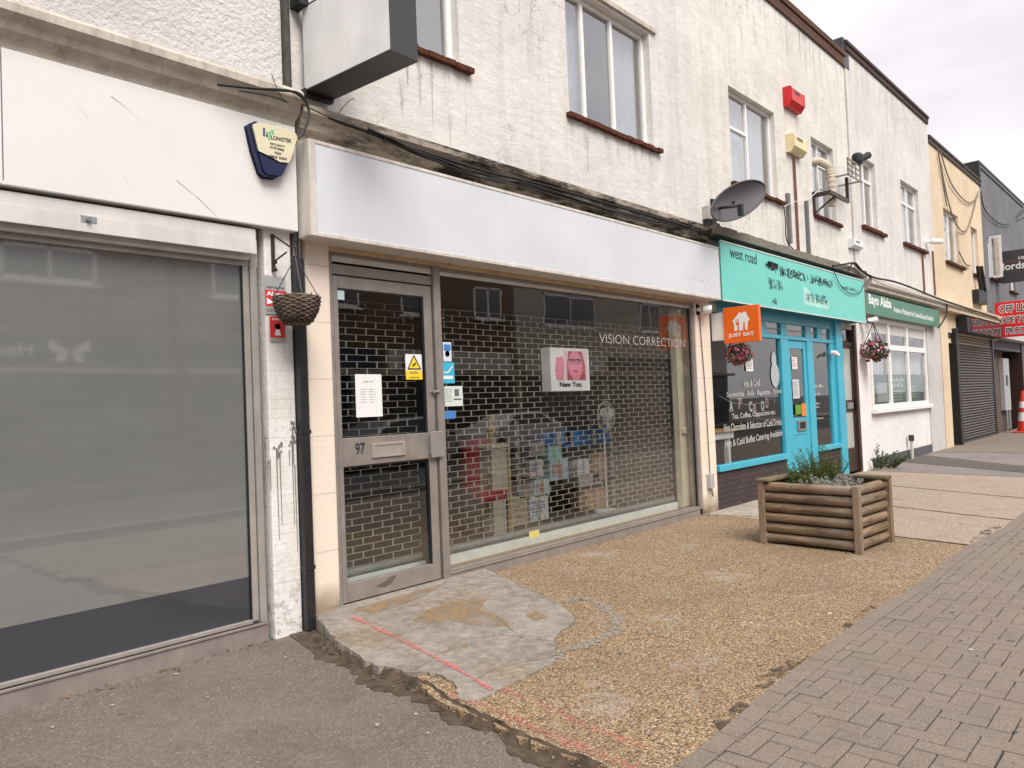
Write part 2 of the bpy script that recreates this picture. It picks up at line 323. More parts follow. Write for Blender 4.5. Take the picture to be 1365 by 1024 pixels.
def marks(mb,o,r,u,w,h,rows,wordlen=(.25,.9),fill=.6):
    o=Vector(o); r=Vector(r); u=Vector(u); rh=h/rows
    for k in range(rows):
        x=0; end=w*rnd.uniform(.7,1)
        while x<end:
            l=min(rnd.uniform(*wordlen)*rh*3,end-x); n=max(1,int(l/(rh*.45)))
            for i in range(n):
                a=x+i*l/n; b=a+l/n*.7; z0=h-(k+1)*rh+rh*(1-fill)/2; z1=z0+rh*fill*rnd.choice((.7,.7,1))
                mb.quad(o+r*a+u*z0,o+r*b+u*z0,o+r*b+u*z1,o+r*a+u*z1)
            x+=l+rh*.4
    return mb
# ================================================================== GROUND
GZ=-.07
gm=MB(); gm.quad((-400,-400,-.2),(500,-400,-.2),(500,400,-.2),(-400,400,-.2)); gm.build('ground',mroad,kind='structure')
def jag(pts,amp,step=.05,seed=3,closed=False):
    r=random.Random(seed); out=[]; P=[Vector(p) for p in pts]; n=len(P) if closed else len(P)-1
    for i in range(n):
        a=P[i]; b=P[(i+1)%len(P)]; L=(b-a).length; k=max(1,int(L/step)); t=(b-a).normalized(); nn=Vector((-t.y,t.x,0))
        for j in range(k): out.append(a+(b-a)*j/k+(nn*r.uniform(-amp,amp) if j else Vector((0,0,0))))
    if not closed: out.append(P[-1])
    return out
def g(px,py,z=GZ): return onZ(px,py,z)
def slab(pts,top,bot,name,mat,kind='structure'):
    pts=[Vector((p[0],p[1],top)) for p in pts]; return MB().prism(pts,(0,0,bot-top)).build(name,mat,kind=kind)
# edge between gravel and block paving
EDGE=[tuple(onZ(x,y,-.07)[:2]) for x,y in ((930,999),(982,956),(1023,920),(1074.6,880.6),(1119,847),(1170.8,810),(1200,791.8),(1230,773),(1254,752),(1287,729.6),(1337,704),(1365,682))]+[(13,1.68),(46,1.6)]
def ey(x):
    for (a,b),(c,d) in zip(EDGE,EDGE[1:]):
        if a<=x<=c: return b+(d-b)*(x-a)/(c-a)
    return EDGE[0][1] if x<EDGE[0][0] else EDGE[-1][1]
LEFT=[g(*p) for p in ((424,852),(500,862),(545,895),(562,917),(600,941),(640,956),(687,980),(720,994),(765,1010),(812,1024))]
LEFT[0]=Vector((3.3,5.02,0)); LEFT=LEFT+[Vector((2.74,1.62,0))]
lf=jag(LEFT,.02,.04,5)
slab([(p.x,p.y) for p in lf]+[(x,y) for x,y in EDGE if 2.9<x<8.4]+[(8.5,ey(8.5)),(8.68,2.6),(9.25,5.04)],GZ,-.19,'gravel_forecourt',mgravel)
TAR=[g(*p,-.1) for p in ((414,849),(440,861),(470,877),(500,895),(545,913),(600,936),(660,963),(722,993),(778,1016),(803,1028))]+[Vector((2.72,1.62,0))]
# asphalt pavement at left
AL=[(p.x-.02*math.sin(i*1.7),p.y) for i,p in enumerate(jag([Vector((3.0,5.0,0))]+[Vector((p.x,p.y,0)) for p in TAR[1:]],.02,.03,9))]
slab([(-8,5.03)]+[(2.95,5.03)]+AL+[(2.72,-2),(-8,-2)],-.105,-.19,'tarmac_pavement',masph)
dr=MB(); dr.prism([Vector((p[0],p[1],-.098)) for p in [(2.9,5.035),(3.3,5.035)]]+[Vector((p.x+.14,p.y,-.098)) for p in LEFT[1:]]+[Vector((p.x-.13-.03*math.sin(p.y*9),p.y,-.1)) for p in jag(TAR[1:][::-1],.035,.04,2)],(0,0,-.08)); dr.build('crumbled_edge',mdirt,kind='structure')
# heaped crumbs against the patch and forecourt edge
hp=MB(); HPT=[g(*p,-.09) for p in ((418,846),(436,858),(455,868),(480,886),(505,896),(540,905),(575,918),(600,938),(640,958),(690,982),(740,1003),(800,1026))]
NN=70; rows=[]
for i in range(NN+1):
    t_=i/NN*(len(HPT)-1); k=min(int(t_),len(HPT)-2); p=HPT[k].lerp(HPT[k+1],t_-k); d=(HPT[k+1]-HPT[k]).normalized(); n_=Vector((-d.y,d.x,0)); n_=n_ if n_.x<0 else -n_
    w_=.045+.015*math.sin(i*.9)+rnd.uniform(-.014,.014); rows.append([p+n_*w_+Vector((0,0,-.012)),p+n_*w_*.45+Vector((0,0,rnd.uniform(.008,.02))),p+Vector((0,0,rnd.uniform(.025,.042))),p-n_*.02+Vector((0,0,rnd.uniform(.0,.012))),p-n_*.06+Vector((0,0,-.02))])
hp.add([v for r_ in rows for v in r_],[(i*5+j,i*5+j+1,(i+1)*5+j+1,(i+1)*5+j) for i in range(NN) for j in range(4)]); hp.build('crumb_heap',mdirt,kind='structure')
# far slabs
slab([(8.52,ey(8.52))]+[(x,y) for x,y in EDGE if x>8.6]+[(46,2.9),(19.4,2.9),(15.2,2.2),(15.6,5.03),(9.27,5.03),(8.7,2.6)],GZ,-.19,'worn_forecourt',mgl2)
slab([(9.3,3.95),(10.7,4.5),(10.75,5.035),(9.15,5.035)],GZ+.008,-.19,'concrete_pad',mconc2)
slab([(15.23,2.2),(19.4,2.9),(46,2.93),(46,5.03),(15.63,5.03)],GZ+.002,-.19,'far_tarmac',masph2)
slab([(15.9,2.35),(17.2,2.6),(19.6,5.0),(17.7,5.0)],GZ+.008,-.19,'tarmac_strip',asphalt('dark_tarmac',(.1,.085,.075)))
mpavfar=bricks('far_block_paving',(.3,.24,.2),(.26,.2,.17),(.13,.11,.09),.2,.1,.006,.3)
fp=MB()
for i in range(62):
    for j in range(20):
        x=20.5+i*.21+(.105 if j%2 else 0); y=2.95+j*.105
        fp.box(x,x+.203,y,y+.098,-.18,GZ+.012+rnd.uniform(-.001,.001))
fp.build('far_block_paving',mpav,kind='structure')
jt=MB()
for (a,b) in (((8.52,1.76),(8.7,2.6)),((10.35,1.72),(10.9,3.2)),((12.3,1.7),(13.3,4.0))):
    P=jag([Vector((*a,GZ+.004)),Vector((*b,GZ+.004))],.008,.08,4); n=len(P)
    for i in range(n-1):
        w=.012+.01*rnd.random(); jt.quad(P[i]+Vector((-w,0,0)),P[i]+Vector((w,0,0)),P[i+1]+Vector((w,0,0)),P[i+1]+Vector((-w,0,0)))
jt.build('slab_joints',mdirt,kind='structure')
t=NT('soil_smudge'); b=t.n('ShaderNodeBsdfPrincipled'); b.inputs['Base Color'].default_value=(.06,.045,.03,1); b.inputs['Roughness'].default_value=.9
tr=t.n('ShaderNodeBsdfTransparent'); mx=t.n('ShaderNodeMixShader'); t.l(t.ramp(t.noise(9,7,None,.75),[(.47,0.),(.6,.8)]),mx.inputs[0]); t.l(tr.outputs[0],mx.inputs[1]); t.l(b.outputs[0],mx.inputs[2]); t.l(mx.outputs[0],t.out.inputs[0]); msmudge=t.m
sm=MB(); 
for P in (((1005,930),(1075,878),(1080,872),(1040,880),(1010,905),(990,935)),((1290,727),(1335,704),(1332,699),(1300,712)),((960,975),(1000,940),(985,935),(950,962)),((1130,842),(1170,812),(1160,806),(1120,835))):
    sm.add([g(x_,y_,GZ+.003) for x_,y_ in P],[tuple(range(len(P)))])
sm.build('soil_smudges',msmudge,kind='structure')
# concrete patch in front of the door (planar ramp)
def pz(y): return GZ+.008+.054*(y-3.0)/2.04
PT=[(424.6,838.5),(450,855),(482,875),(500,884),(527,888),(543.6,892),(562,891),(580.5,892.6),(594,897),(605,904),(607,914),(613,924.6),(628,925),(646,920.5),(668,910),(687,900),(712,888),(740.5,875),(736,866),(740.5,857),(738,846),(748.6,834.4),(758,830),(765,822),(762,815),(752.8,807.7),(735,797),(707.6,787),(680,776),(654,770.8),(601,772.8)]
pp=[g(*p,-.03) for p in PT]; pp[0]=Vector((3.12,5.0,0)); pp[-1]=Vector((4.6,5.035,0)); pp[-2]=Vector((4.95,5.03,0)); pp[-3].y=min(pp[-3].y,4.95)
pj=jag([Vector((p.x,p.y,0)) for p in pp],.014,.03,8)+[Vector((3.2,5.035,0))]
pj=[Vector((p.x,p.y,pz(p.y))) for p in pj]
MB().prism(pj,(0,0,-.09)).build('concrete_patch',mconc,kind='structure')
# thin mortar ring beside patch
ring=[g(*p,GZ+.004) for p in ((752,802),(775,798),(800,805),(822,823),(822,838),(800,852),(770,862),(745,868),(720,885))]
ring=jag(ring,.012,.06,6); rm=MB()
for i in range(len(ring)-1):
    w=.045+.02*math.sin(i*1.3); n=(ring[i+1]-ring[i]).normalized(); n=Vector((-n.y,n.x,0))*w; rm.quad(ring[i]-n,ring[i]+n,ring[i+1]+n,ring[i+1]-n)
t=NT('thin_mortar'); col=t.mix(t.noise(6,5),(.26,.225,.19),(.34,.3,.26)); b=t.n('ShaderNodeBsdfPrincipled'); t.l(col,b.inputs['Base Color']); b.inputs['Roughness'].default_value=.9
tr=t.n('ShaderNodeBsdfTransparent'); mx=t.n('ShaderNodeMixShader'); t.l(t.ramp(t.noise(30,5,None,.8),[(.44,0.),(.54,1.)]),mx.inputs[0]); t.l(tr.outputs[0],mx.inputs[1]); t.l(b.outputs[0],mx.inputs[2]); t.l(mx.outputs[0],t.out.inputs[0]); mmort=t.m
rm.build('mortar_smear',mmort,kind='structure')
t=NT('sandy_stain'); b=t.n('ShaderNodeBsdfPrincipled'); b.inputs['Base Color'].default_value=(.3,.2,.1,1); b.inputs['Roughness'].default_value=.9
tr=t.n('ShaderNodeBsdfTransparent'); mx=t.n('ShaderNodeMixShader'); t.l(t.ramp(t.noise(7,7,None,.7),[(.4,0.),(.56,.8)]),mx.inputs[0]); t.l(tr.outputs[0],mx.inputs[1]); t.l(b.outputs[0],mx.inputs[2]); t.l(mx.outputs[0],t.out.inputs[0])
sm=MB()
for P in (((548,828),(575,812),(610,802),(650,799),(640,812),(670,822),(680,832),(640,834),(600,826),(570,832)),((700,818),(715,812),(730,820),(712,826)),((610,858),(625,855),(622,862)),((470,815),(560,790),(600,778),(560,800),(500,822))):
    sm.add([Vector((p_.x,p_.y,pz(p_.y)+.002)) for p_ in [g(x_,y_,-.03) for x_,y_ in P]],[tuple(range(len(P)))])
sm.build('sandy_stains',t.m,kind='structure')
# cracks in patch
ck=MB()
for pts in (((543,893),(575,877),(583,868),(585,862)),((585,868),(620,858),(660,842),(720,848)),((620,905),(660,885),(740,868)),((613,800),(640,806),(700,848),(752,850))):
    P=[g(*p,-.03) for p in pts]; P=jag([Vector((p.x,p.y,0)) for p in P],.012,.04,len(pts)+int(pts[0][0])); P=[Vector((p.x,p.y,pz(p.y)+.003)) for p in P]
    for i in range(len(P)-1):
        w=.0018*rnd.uniform(.3,1.2); n=(P[i+1]-P[i]).normalized(); n=Vector((-n.y,n.x,0))*w; ck.quad(P[i]-n,P[i]+n,P[i+1]+n,P[i+1]-n)
ck.build('patch_cracks',paint('crack_dust',(.14,.115,.09),.95),kind='structure')
# sprayed red line
def spray(dens,name):
    t=NT(name); b=t.n('ShaderNodeBsdfPrincipled'); b.inputs['Base Color'].default_value=(.66,.16,.15,1); b.inputs['Roughness'].default_value=.7
    tr=t.n('ShaderNodeBsdfTransparent'); mx=t.n('ShaderNodeMixShader'); n=t.ramp(t.noise(55,5,None,.8),[(1-dens-.08,0.),(1-dens+.08,1.)]); t.l(n,mx.inputs[0]); t.l(tr.outputs[0],mx.inputs[1]); t.l(b.outputs[0],mx.inputs[2]); t.l(mx.outputs[0],t.out.inputs[0]); return t.m
ms1=spray(.5,'red_spray_paint'); ms2=spray(.42,'faded_red_spray')
def ribbon(mb,px,w,patch=False,z=GZ+.004):
    P=[g(*p,-.03 if patch else z) for p in px]; P=jag([Vector((p.x,p.y,0)) for p in P],.004,.06,3)
    P=[Vector((p.x,p.y,pz(p.y)+.005 if patch else z)) for p in P]
    for i in range(len(P)-1):
        n=(P[i+1]-P[i]).normalized(); n=Vector((-n.y,n.x,0)); a=w*(.8+.4*math.sin(i)); b=w*(.8+.4*math.sin(i+1)); mb.quad(P[i]-n*a,P[i]+n*a,P[i+1]+n*b,P[i+1]-n*b)
pl=MB(); ribbon(pl,((468,825),(480,829),(530,851),(580,873),(620,893),(655,912)),.016,True); pl.build('red_paint_line',ms1,kind='structure')
pl=MB(); ribbon(pl,((655,912),(700,930),(745,950),(800,975),(870,1000)),.022); ribbon(pl,((600,925),(660,945),(700,965),(760,990),(820,1014),(850,1024)),.035); pl.build('faded_paint_line',ms2,kind='structure')
# herringbone block paving
pv=MB(); u=.1025; jn=.0062
def paver(x0,x1,y0,y1):
    cx,cy=(x0+x1)/2,(y0+y1)/2
    if y0>ey(cx)-.114 or cx<2.5: return
    z=GZ+.004+rnd.uniform(-.0015,.0015); x0+=jn/2*rnd.uniform(.5,1.6);x1-=jn/2*rnd.uniform(.5,1.6);y0+=jn/2*rnd.uniform(.5,1.6);y1-=jn/2*rnd.uniform(.5,1.6); c=.0015 if y1>ey(cx)-.13 else .004
    ym=ey(cx)-.108
    y1=min(y1,ym)
    if y1-y0<.004: return
    pv.add([(x0,y0,z-.02),(x1,y0,z-.02),(x1,y1,z-.02),(x0,y1,z-.02),(x0,y0,z-c),(x1,y0,z-c),(x1,y1,z-c),(x0,y1,z-c),(x0+c,y0+c,z),(x1-c,y0+c,z),(x1-c,y1-c,z),(x0+c,y1-c,z)],
       [(0,1,5,4),(1,2,6,5),(2,3,7,6),(3,0,4,7),(4,5,9,8),(5,6,10,9),(6,7,11,10),(7,4,8,11),(8,9,10,11)])
for a in range(int(2.4/u),int(13.5/u)):
    for b in range(int(-1/u),int(2.0/u)):
        k=(a-b)%4
        if k==0: paver(a*u,(a+2)*u,b*u,(b+1)*u)
        elif k==3: paver(a*u,(a+1)*u,b*u,(b+2)*u)
x=2.62
while x<13.5:
    l=.1+.003; xa,xb=x,x+.2
    ya,yb=ey(xa),ey(xb); z=GZ+.005+rnd.uniform(-.0015,.0015); c=.004; o=.1
    pv.add([(xa,ya-o,z-.02),(xb-.004,yb-o,z-.02),(xb-.004,yb,z-.02),(xa,ya,z-.02),(xa,ya-o,z-c),(xb-.004,yb-o,z-c),(xb-.004,yb,z-c),(xa,ya,z-c),(xa+c,ya-o+c,z),(xb-.004-c,yb-o+c,z),(xb-.004-c,yb-c,z),(xa+c,ya-c,z)],
       [(0,1,5,4),(1,2,6,5),(2,3,7,6),(3,0,4,7),(4,5,9,8),(5,6,10,9),(6,7,11,10),(7,4,8,11),(8,9,10,11)]); x+=.203
pv.build('block_paving',mpav,kind='structure')
slab([(2.55,-2),(46,-2),(46,1.64),(13.4,1.68)]+[(x,y-.012) for x,y in EDGE[-2:0:-1]]+[(2.74,1.6)],GZ-.012,-.19,'paving_bed',paint('joint_sand',(.03,.025,.02),.95))
slab([(13.5,-2),(46,-2),(46,1.6),(13.5,1.66)],GZ,-.19,'paving_beyond',paint('paving_far',(.21,.17,.145),.85,0,.3,8,.5))
slab([(-8,-2.15),(46,-2.15),(46,-2.005),(-8,-2.005)],-.075,-.19,'kerb',mconc2)
slab([(-10,-12.9),(60,-12.9),(60,-9.6),(-10,-9.6)],-.08,-.19,'opposite_pavement',masph2)
# ================================================================== LEFT BUILDING
LX=3.02
bl=thing('shop_building',(-1,FY,-.2),'white roughcast building at the left edge with frosted shop window and white fascia','building')
w=MB(); wallface(w,-7,LX-.02,2.95,9.5,[],FY-.03,.1); 
shell(w,-7,LX-.02,FY-.03,13,-.2,9.5); w.build('wall',mrough,bl)
cp=[(FY-.03,3.92),(4.83,3.90),(4.80,3.87),(4.80,3.82),(4.85,3.78),(4.87,3.74),(4.93,3.70),(4.96,3.62),(FY-.03,3.62)]
MB().prism([Vector((-7,y,z)) for y,z in cp],(LX+7.03,0,0)).build('cornice',mcorn,bl)
fz0=onY(200,277,4.9).z; FB=onY(397.6,308.4,4.9)
f_=MB(); seam=onY(5,240,4.9).x
f_.box(-7,seam-.004,4.9,4.96,FB.z,3.64); f_.box(seam+.002,FB.x,4.9,4.96,FB.z,3.64); f_.box(-7,FB.x-.002,4.902,4.985,FB.z-.004,FB.z+.02)
f_.build('fascia',mfascia,bl,bevel=.003)
sc=MB()
for a,b in (((148,128),(168,143)),((168,143),(203,175)),((235,240),(262,262)),((262,262),(288,287)),((164,232),(176,256)),((100,135),(135,178))):
    p,q=onY(*a,4.897),onY(*b,4.897); n=Vector((q-p)).normalized(); w_=.006 if a[0] in (148,235,262) else .0015; e=Vector((-n.z,0,n.x))*w_*.7; sc.quad(p-e*.3,p+e*.6,q+e*.2,q-e*.2)
sc.build('scratches',paint('scratch_brown',(.45,.33,.2),.8),bl)
zt=FB.z+.002
# pillar with drips
pX0=onY(352,340,4.97).x; pX1=3.0
pil=MB(); pil.box(pX0,pX1,4.97,5.3,-.19,zt+.1)
t=NT('white_painted_brick_pillar'); gg=t.n('ShaderNodeNewGeometry'); sp=t.n('ShaderNodeSeparateXYZ'); t.l(gg.outputs['Position'],sp.inputs[0]); cb=t.n('ShaderNodeCombineXYZ'); t.l(sp.outputs[0],cb.inputs[0]); t.l(sp.outputs[2],cb.inputs[1])
bk=t.n('ShaderNodeTexBrick'); bk.inputs['Scale'].default_value=1; bk.inputs['Brick Width'].default_value=.4; bk.inputs['Row Height'].default_value=.07; bk.inputs['Mortar Size'].default_value=.004; t.l(cb.outputs[0],bk.inputs['Vector'])
n=t.noise(3,6,None,.65); col=t.mix(t.ramp(n,[(.35,0.),(.7,1.)]),(.82,.79,.77),(.68,.65,.61)); pc=t.noise(14,6,t.P((1,1,1)),.7)
zf=t.n('ShaderNodeMapRange'); zf.inputs[1].default_value=.55; zf.inputs[2].default_value=-.1; t.l(sp.outputs[2],zf.inputs[0])
col=t.mix(t.math('MULTIPLY',zf.outputs[0],t.ramp(pc,[(.5,0.),(.62,.9)])),col,(.3,.26,.22)); col=t.mix(t.math('MULTIPLY',bk.outputs['Fac'],.15),col,(.5,.47,.44)); st_=t.noise(1,6,t.P((14,14,1.2)),.7); col=t.mix(t.ramp(st_,[(.52,0.),(.72,.4)]),col,(.45,.42,.38))
mpillar=t.fin(col,.7,0,t.bump(t.noise(25,5,None,.7),.6,.012,t.bump(bk.outputs['Fac'],.4,-.006)),.3)
pil.build('pillar',mpillar,bl,bevel=.012)
dp=MB()
def drip(px,y0,y1,w0=.004,head=0):
    a=onY(px,y0,4.967); b=onY(px+(y1-y0)*.034,y1,4.967); dp.prism([a+Vector((-w0,0,0)),a+Vector((w0,0,0)),b+Vector((w0*.4,0,0)),b+Vector((-w0*.4,0,0))],(0,-.002,0))
    if head: 
        for k in range(9):
            c=a+Vector((rnd.uniform(-head,head),0,rnd.uniform(-head*1.2,head*1.4))); r=head*rnd.uniform(.2,.5); dp.prism([c+Vector((math.cos(x)*r*.7,0,math.sin(x)*r)) for x in [i*math.pi/4+rnd.uniform(-.3,.3) for i in range(8)]],(0,-.0015-.0006*k,0))
for a in ((353,590,660),(360,612,653),(368.5,600,720),(373,605,700),(370,600,612,.006,.035),(389,588,700,.004,.03),(390,570,620,.006,.028),(393,620,735),(385.5,600,620),(353,585,600,.005,.015),(357,615,625,.008)): drip(*a)
dp.build('paint_drips',paint('grey_drip',(.2,.18,.165),.6),bl)
# shutter box
SBx=onY(344,320,4.9).x; z1=onY(200,280,4.93).z; zb_=onY(341,339,4.93).z
sb=MB(); sb.box(-7,SBx,4.93,5.25,zb_+.045,zt-.03); sb.box(-7,SBx-.002,4.927,4.935,zb_+.1,zb_+.105)
sb.box(-7,SBx,4.922,4.935,zb_,zb_+.098); sb.box(-7,SBx-.03,4.98,5.02,zb_-.035,zb_+.02)
sbo=sb.build('shutter_box',mshbox,bl,bevel=.003)
lp=onY(118,293,4.928); l_=MB(); l_.box(lp.x-.045,lp.x+.045,4.92,4.93,lp.z-.022,lp.z+.022); 
l_.tube([(lp.x-.005,4.92,lp.z),(lp.x-.005,4.895,lp.z-.003)],.014,12); l_.build('lock_plate',mgalv,sbo,bevel=.001)
# window frame + frosted pane
WX=onY(329,600,5.05).x; wz0=onY(0,915.6,5.03).z; wt=onY(0,318,5.05).z
fr=MB(); fr.box(-7,WX+.12,5.03,5.09,wt,wt+.45); fr.box(WX,WX+.045,5.03,5.09,wz0,wt); fr.box(WX+.05,WX+.10,5.015,5.09,-.15,wt+.05)
fr.box(-7,WX,5.03,5.08,wz0-.012,wz0+.014)
sw=fr.build('shop_window',paint('window_frame_grey',(.42,.39,.36),.4,.3,.15,6,.1,80,.5,.4),bl,bevel=.003)
t=NT('frosted_glass'); n=t.noise(1.5,3); col=t.mix(n,(.165,.17,.166),(.205,.207,.2)); w1=t.noise(1,3,t.P((2.6,1,7)),.5); col=t.mix(t.ramp(w1,[(.35,0.),(.65,.35)]),col,(.15,.155,.152)); wz=t.n('ShaderNodeTexWave',wave_type='BANDS',bands_direction='Z'); wz.inputs['Scale'].default_value=3.2; wz.inputs['Distortion'].default_value=.6; t.l(t.P(),wz.inputs['Vector']); col=t.mix(t.math('MULTIPLY',wz.outputs['Fac'],.16),col,(.14,.145,.142)); w2=t.noise(240,2); col=t.mix(t.ramp(w2,[(.4,0.),(.6,.25)]),col,(.28,.28,.27)); d=t.n('ShaderNodeBsdfDiffuse'); t.l(col,d.inputs[0]); gl=t.n('ShaderNodeBsdfGlossy'); gl.inputs['Roughness'].default_value=.035
mx=t.n('ShaderNodeMixShader'); t.l(schlick(t,.05,.17),mx.inputs[0]); t.l(d.outputs[0],mx.inputs[1]); t.l(gl.outputs[0],mx.inputs[2]); t.l(mx.outputs[0],t.out.inputs[0]); mfrost=t.m
t=NT('dark_film'); d=t.n('ShaderNodeBsdfDiffuse'); d.inputs[0].default_value=(.052,.053,.062,1); gl=t.n('ShaderNodeBsdfGlossy'); gl.inputs['Roughness'].default_value=.05
mx=t.n('ShaderNodeMixShader'); t.l(schlick(t,.04,.02),mx.inputs[0]); t.l(d.outputs[0],mx.inputs[1]); t.l(gl.outputs[0],mx.inputs[2]); t.l(mx.outputs[0],t.out.inputs[0]); mfilm=t.m
fz=onY(0,838,5.055).z
MB().box(-7,WX,5.055,5.065,fz,wt+.01).build('frosted_pane',mfrost,sw)
MB().box(-7,WX,5.055,5.065,wz0,fz-.001).build('dark_film_strip',mfilm,sw)
MB().box(WX-.012,WX+.001,5.04,5.056,wz0,wt).build('gasket',mblack,sw)
sl=MB(); sl.box(-7,WX+.1,5.0,5.1,-.19,wz0-.013); sl.box(-7,WX+.09,4.99,5.03,wz0-.03,wz0-.013)
sl.build('sill',malud,bl,bevel=.003)
# ================================================================== MAIN BUILDING (upper walls)
def up(name,X0,X1,mat,label,ztop,holes,wy=FY,par=None,cz=3.8,parh=.25):
    b=thing(name,((X0+X1)/2,wy,-.1),label,'building','buildings of the shopping parade')
    w=MB(); wallface(w,X0+.002,X1-.002,2.7 if name!='x' else 0,ztop,holes,wy,.12)
    shell(w,X0+.002,X1-.002,wy,13,-.19,ztop); w.quad((X0,wy,2.75),(X1,wy,2.75),(X1,13,2.75),(X0,13,2.75)); w.build('wall',mat,b)
    if par is not None: 
        p=MB(); p.box(X0+.0,X1-.0,wy-.035,wy+.25,ztop,ztop+parh*.62); p.box(X0-.0,X1+.0,wy-.06,wy+.3,ztop+parh*.62+.002,ztop+parh); p.build('parapet',par,b,bevel=.006)
    return b
lw1=(3.95,4.90,4.73,6.2); w2=(6.57,8.30,4.71,6.2); w3=(10.49,12.12,4.70,6.17); w4=(13.7,14.8,4.72,6.16)
b1=up('shop_building',3.06,9.42,mstucco2,'cream rendered building above the blank white sign and shuttered shop',8.04,[lw1,w2],par=mbrickp)
window(b1,lw1,FY+.09,[],[],fw=.06,curt=None,sillx=.14)
window(b1,w2,FY+.09,[6.99,7.58],[],fw=.055,curt='side',sillx=.14)
MB().box(6.3,8.45,FY-.035,FY+.02,6.235,6.29).build('lintel_drip',mcorn,b1)
b2=up('shop_building',9.42,15.66,mstucco,'cream rendered building above the turquoise cafe sign with satellite dish',8.03,[w3,w4],wy=FY+.006,par=mbrickp,parh=.3)
window(b2,w3,FY+.09,[11.24],[(10.5,11.2,5.6)],curt='net',sillx=.2)
window(b2,w4,FY+.09,[14.2],[(13.7,14.8,5.75)],curt='net',sillx=.2)
w5=(16.2,17.22,4.9,6.37); w6=(19.07,20.55,4.93,6.42)
b3=up('shop_building',15.68,21.78,mstucco2,'pale rendered building with two narrow windows above the green sign',8.38,[w5,w6],wy=FY-.02,par=paint('dark_coping',(.06,.03,.028),.8,0,.4,12,.6),parh=.2)
for h in (w5,w6): window(b3,h,FY+.07,[(h[0]+h[1])/2],[(h[0],h[1],5.95)],curt='net',fw=.06,sy=.1,sillh=.07,sillx=.4)
MB().box(15.58,15.9,FY-.03,FY+1.2,8.02,8.62).build('chimney_stack',mdgrey,b3,bevel=.01)
w7=(23.0,24.66,4.95,6.42); w8=(26.24,27.14,4.93,6.38)
b4=up('shop_building',21.8,27.9,myellow,'yellow rendered building with two windows above the black roller shutter',7.92,[w7,w8],wy=FY-.01,par=paint('brown_coping',(.075,.055,.045),.8,0,.4,12,.6),parh=.2)
for h in (w7,w8): window(b4,h,FY+.08,[(h[0]+h[1])/2] if h is w7 else [],[],curt='net',fw=.07,sy=.1,sillh=.07,sillx=.3)
w10=(28.7,30.1,5.05,6.4); w11=(32.,33.3,4.9,6.3)
b5=up('shop_building',27.95,45,mgrey,'dark grey rendered end building with an open white casement','x' and 8.55,[w10,w11],wy=FY,par=mdgrey,parh=.18)
MB().box(27.8,27.96,FY-.05,FY+4,7.9,8.73).build('parapet_side',mblack,b5)
window(b5,w10,FY+.08,[],[],curt='net',fw=.07,sy=.1); window(b5,w11,FY+.08,[],[],curt='net',fw=.07,sy=.1)
cs=MB(); X=28.75; ya,yb=FY-.02,4.68; 
for bx in ((X,X+.05,yb,ya,5.03,5.1),(X,X+.05,yb,ya,6.33,6.4),(X,X+.05,yb,yb+.07,5.1,6.33),(X,X+.05,ya-.07,ya,5.1,6.33)): cs.box(*bx)
cs=cs.build('open_casement',mupvc,b5); MB().box(X+.02,X+.03,yb+.06,ya-.06,5.09,6.34).build('pane',mglu,cs)
t=NT('sooty_cornice'); gg=t.n('ShaderNodeNewGeometry'); sp=t.n('ShaderNodeSeparateXYZ'); t.l(gg.outputs['Position'],sp.inputs[0])
xr=t.n('ShaderNodeMapRange'); xr.inputs[1].default_value=3.5; xr.inputs[2].default_value=5.0; xr.inputs[3].default_value=.0; xr.inputs[4].default_value=.11; t.l(sp.outputs[0],xr.inputs[0])
n=t.noise(1,7,t.P((2.2,9,9)),.7); f=t.ramp(t.math('ADD',n,xr.outputs[0]),[(.5,0.),(.66,1.)]); col=t.mix(f,t.mix(t.noise(5,5),(.36,.3,.24),(.5,.44,.37)),(.045,.036,.028))
msoot=t.fin(col,.85,0,t.bump(t.noise(40,6,None,.75),.9,.012),.2)
# rain stains running down from the sill ends
t=NT('rain_stain'); b=t.n('ShaderNodeBsdfPrincipled'); b.inputs['Base Color'].default_value=(.2,.175,.15,1); b.inputs['Roughness'].default_value=.95
tr=t.n('ShaderNodeBsdfTransparent'); mx=t.n('ShaderNodeMixShader'); t.l(t.ramp(t.noise(1,7,t.P((16,16,1.6)),.75),[(.47,0.),(.75,.5)]),mx.inputs[0]); t.l(tr.outputs[0],mx.inputs[1]); t.l(b.outputs[0],mx.inputs[2]); t.l(mx.outputs[0],t.out.inputs[0]); mstain=t.m
for bb_,hs,wy in ((b1,(lw1,w2),FY),(b2,(w3,w4),FY+.006),(b3,(w5,w6),FY-.02)):
    q=MB()
    for h in hs:
        n_=int((h[1]-h[0]+.2)/.07)
        for i in range(n_):
            if rnd.random()<.35: continue
            x_=h[0]-.05+i*.07; L_=rnd.uniform(.15,.75); w_=rnd.uniform(.02,.05); q.quad((x_-w_,wy-.003,h[2]-.06),(x_-w_*.3,wy-.003,h[2]-.06-L_),(x_+w_*.3,wy-.003,h[2]-.06-L_),(x_+w_,wy-.003,h[2]-.06))
    q.build('rain_stains',mstain,bb_)
    q=MB(); X0,X1=((3.5,9.3) if bb_ is b1 else (9.6,15.4) if bb_ is b2 else (15.9,21.6)); zt_=8.04 if bb_ is not b3 else 8.38; x_=X0
    while x_<X1:
        L_=rnd.uniform(.2,1.3); w_=rnd.uniform(.02,.07); q.quad((x_-w_,wy-.003,zt_-.02),(x_-w_*.2,wy-.003,zt_-L_),(x_+w_*.2,wy-.003,zt_-L_),(x_+w_,wy-.003,zt_-.02)); x_+=rnd.uniform(.08,.3)
    q.build('parapet_stains',mstain,bb_)
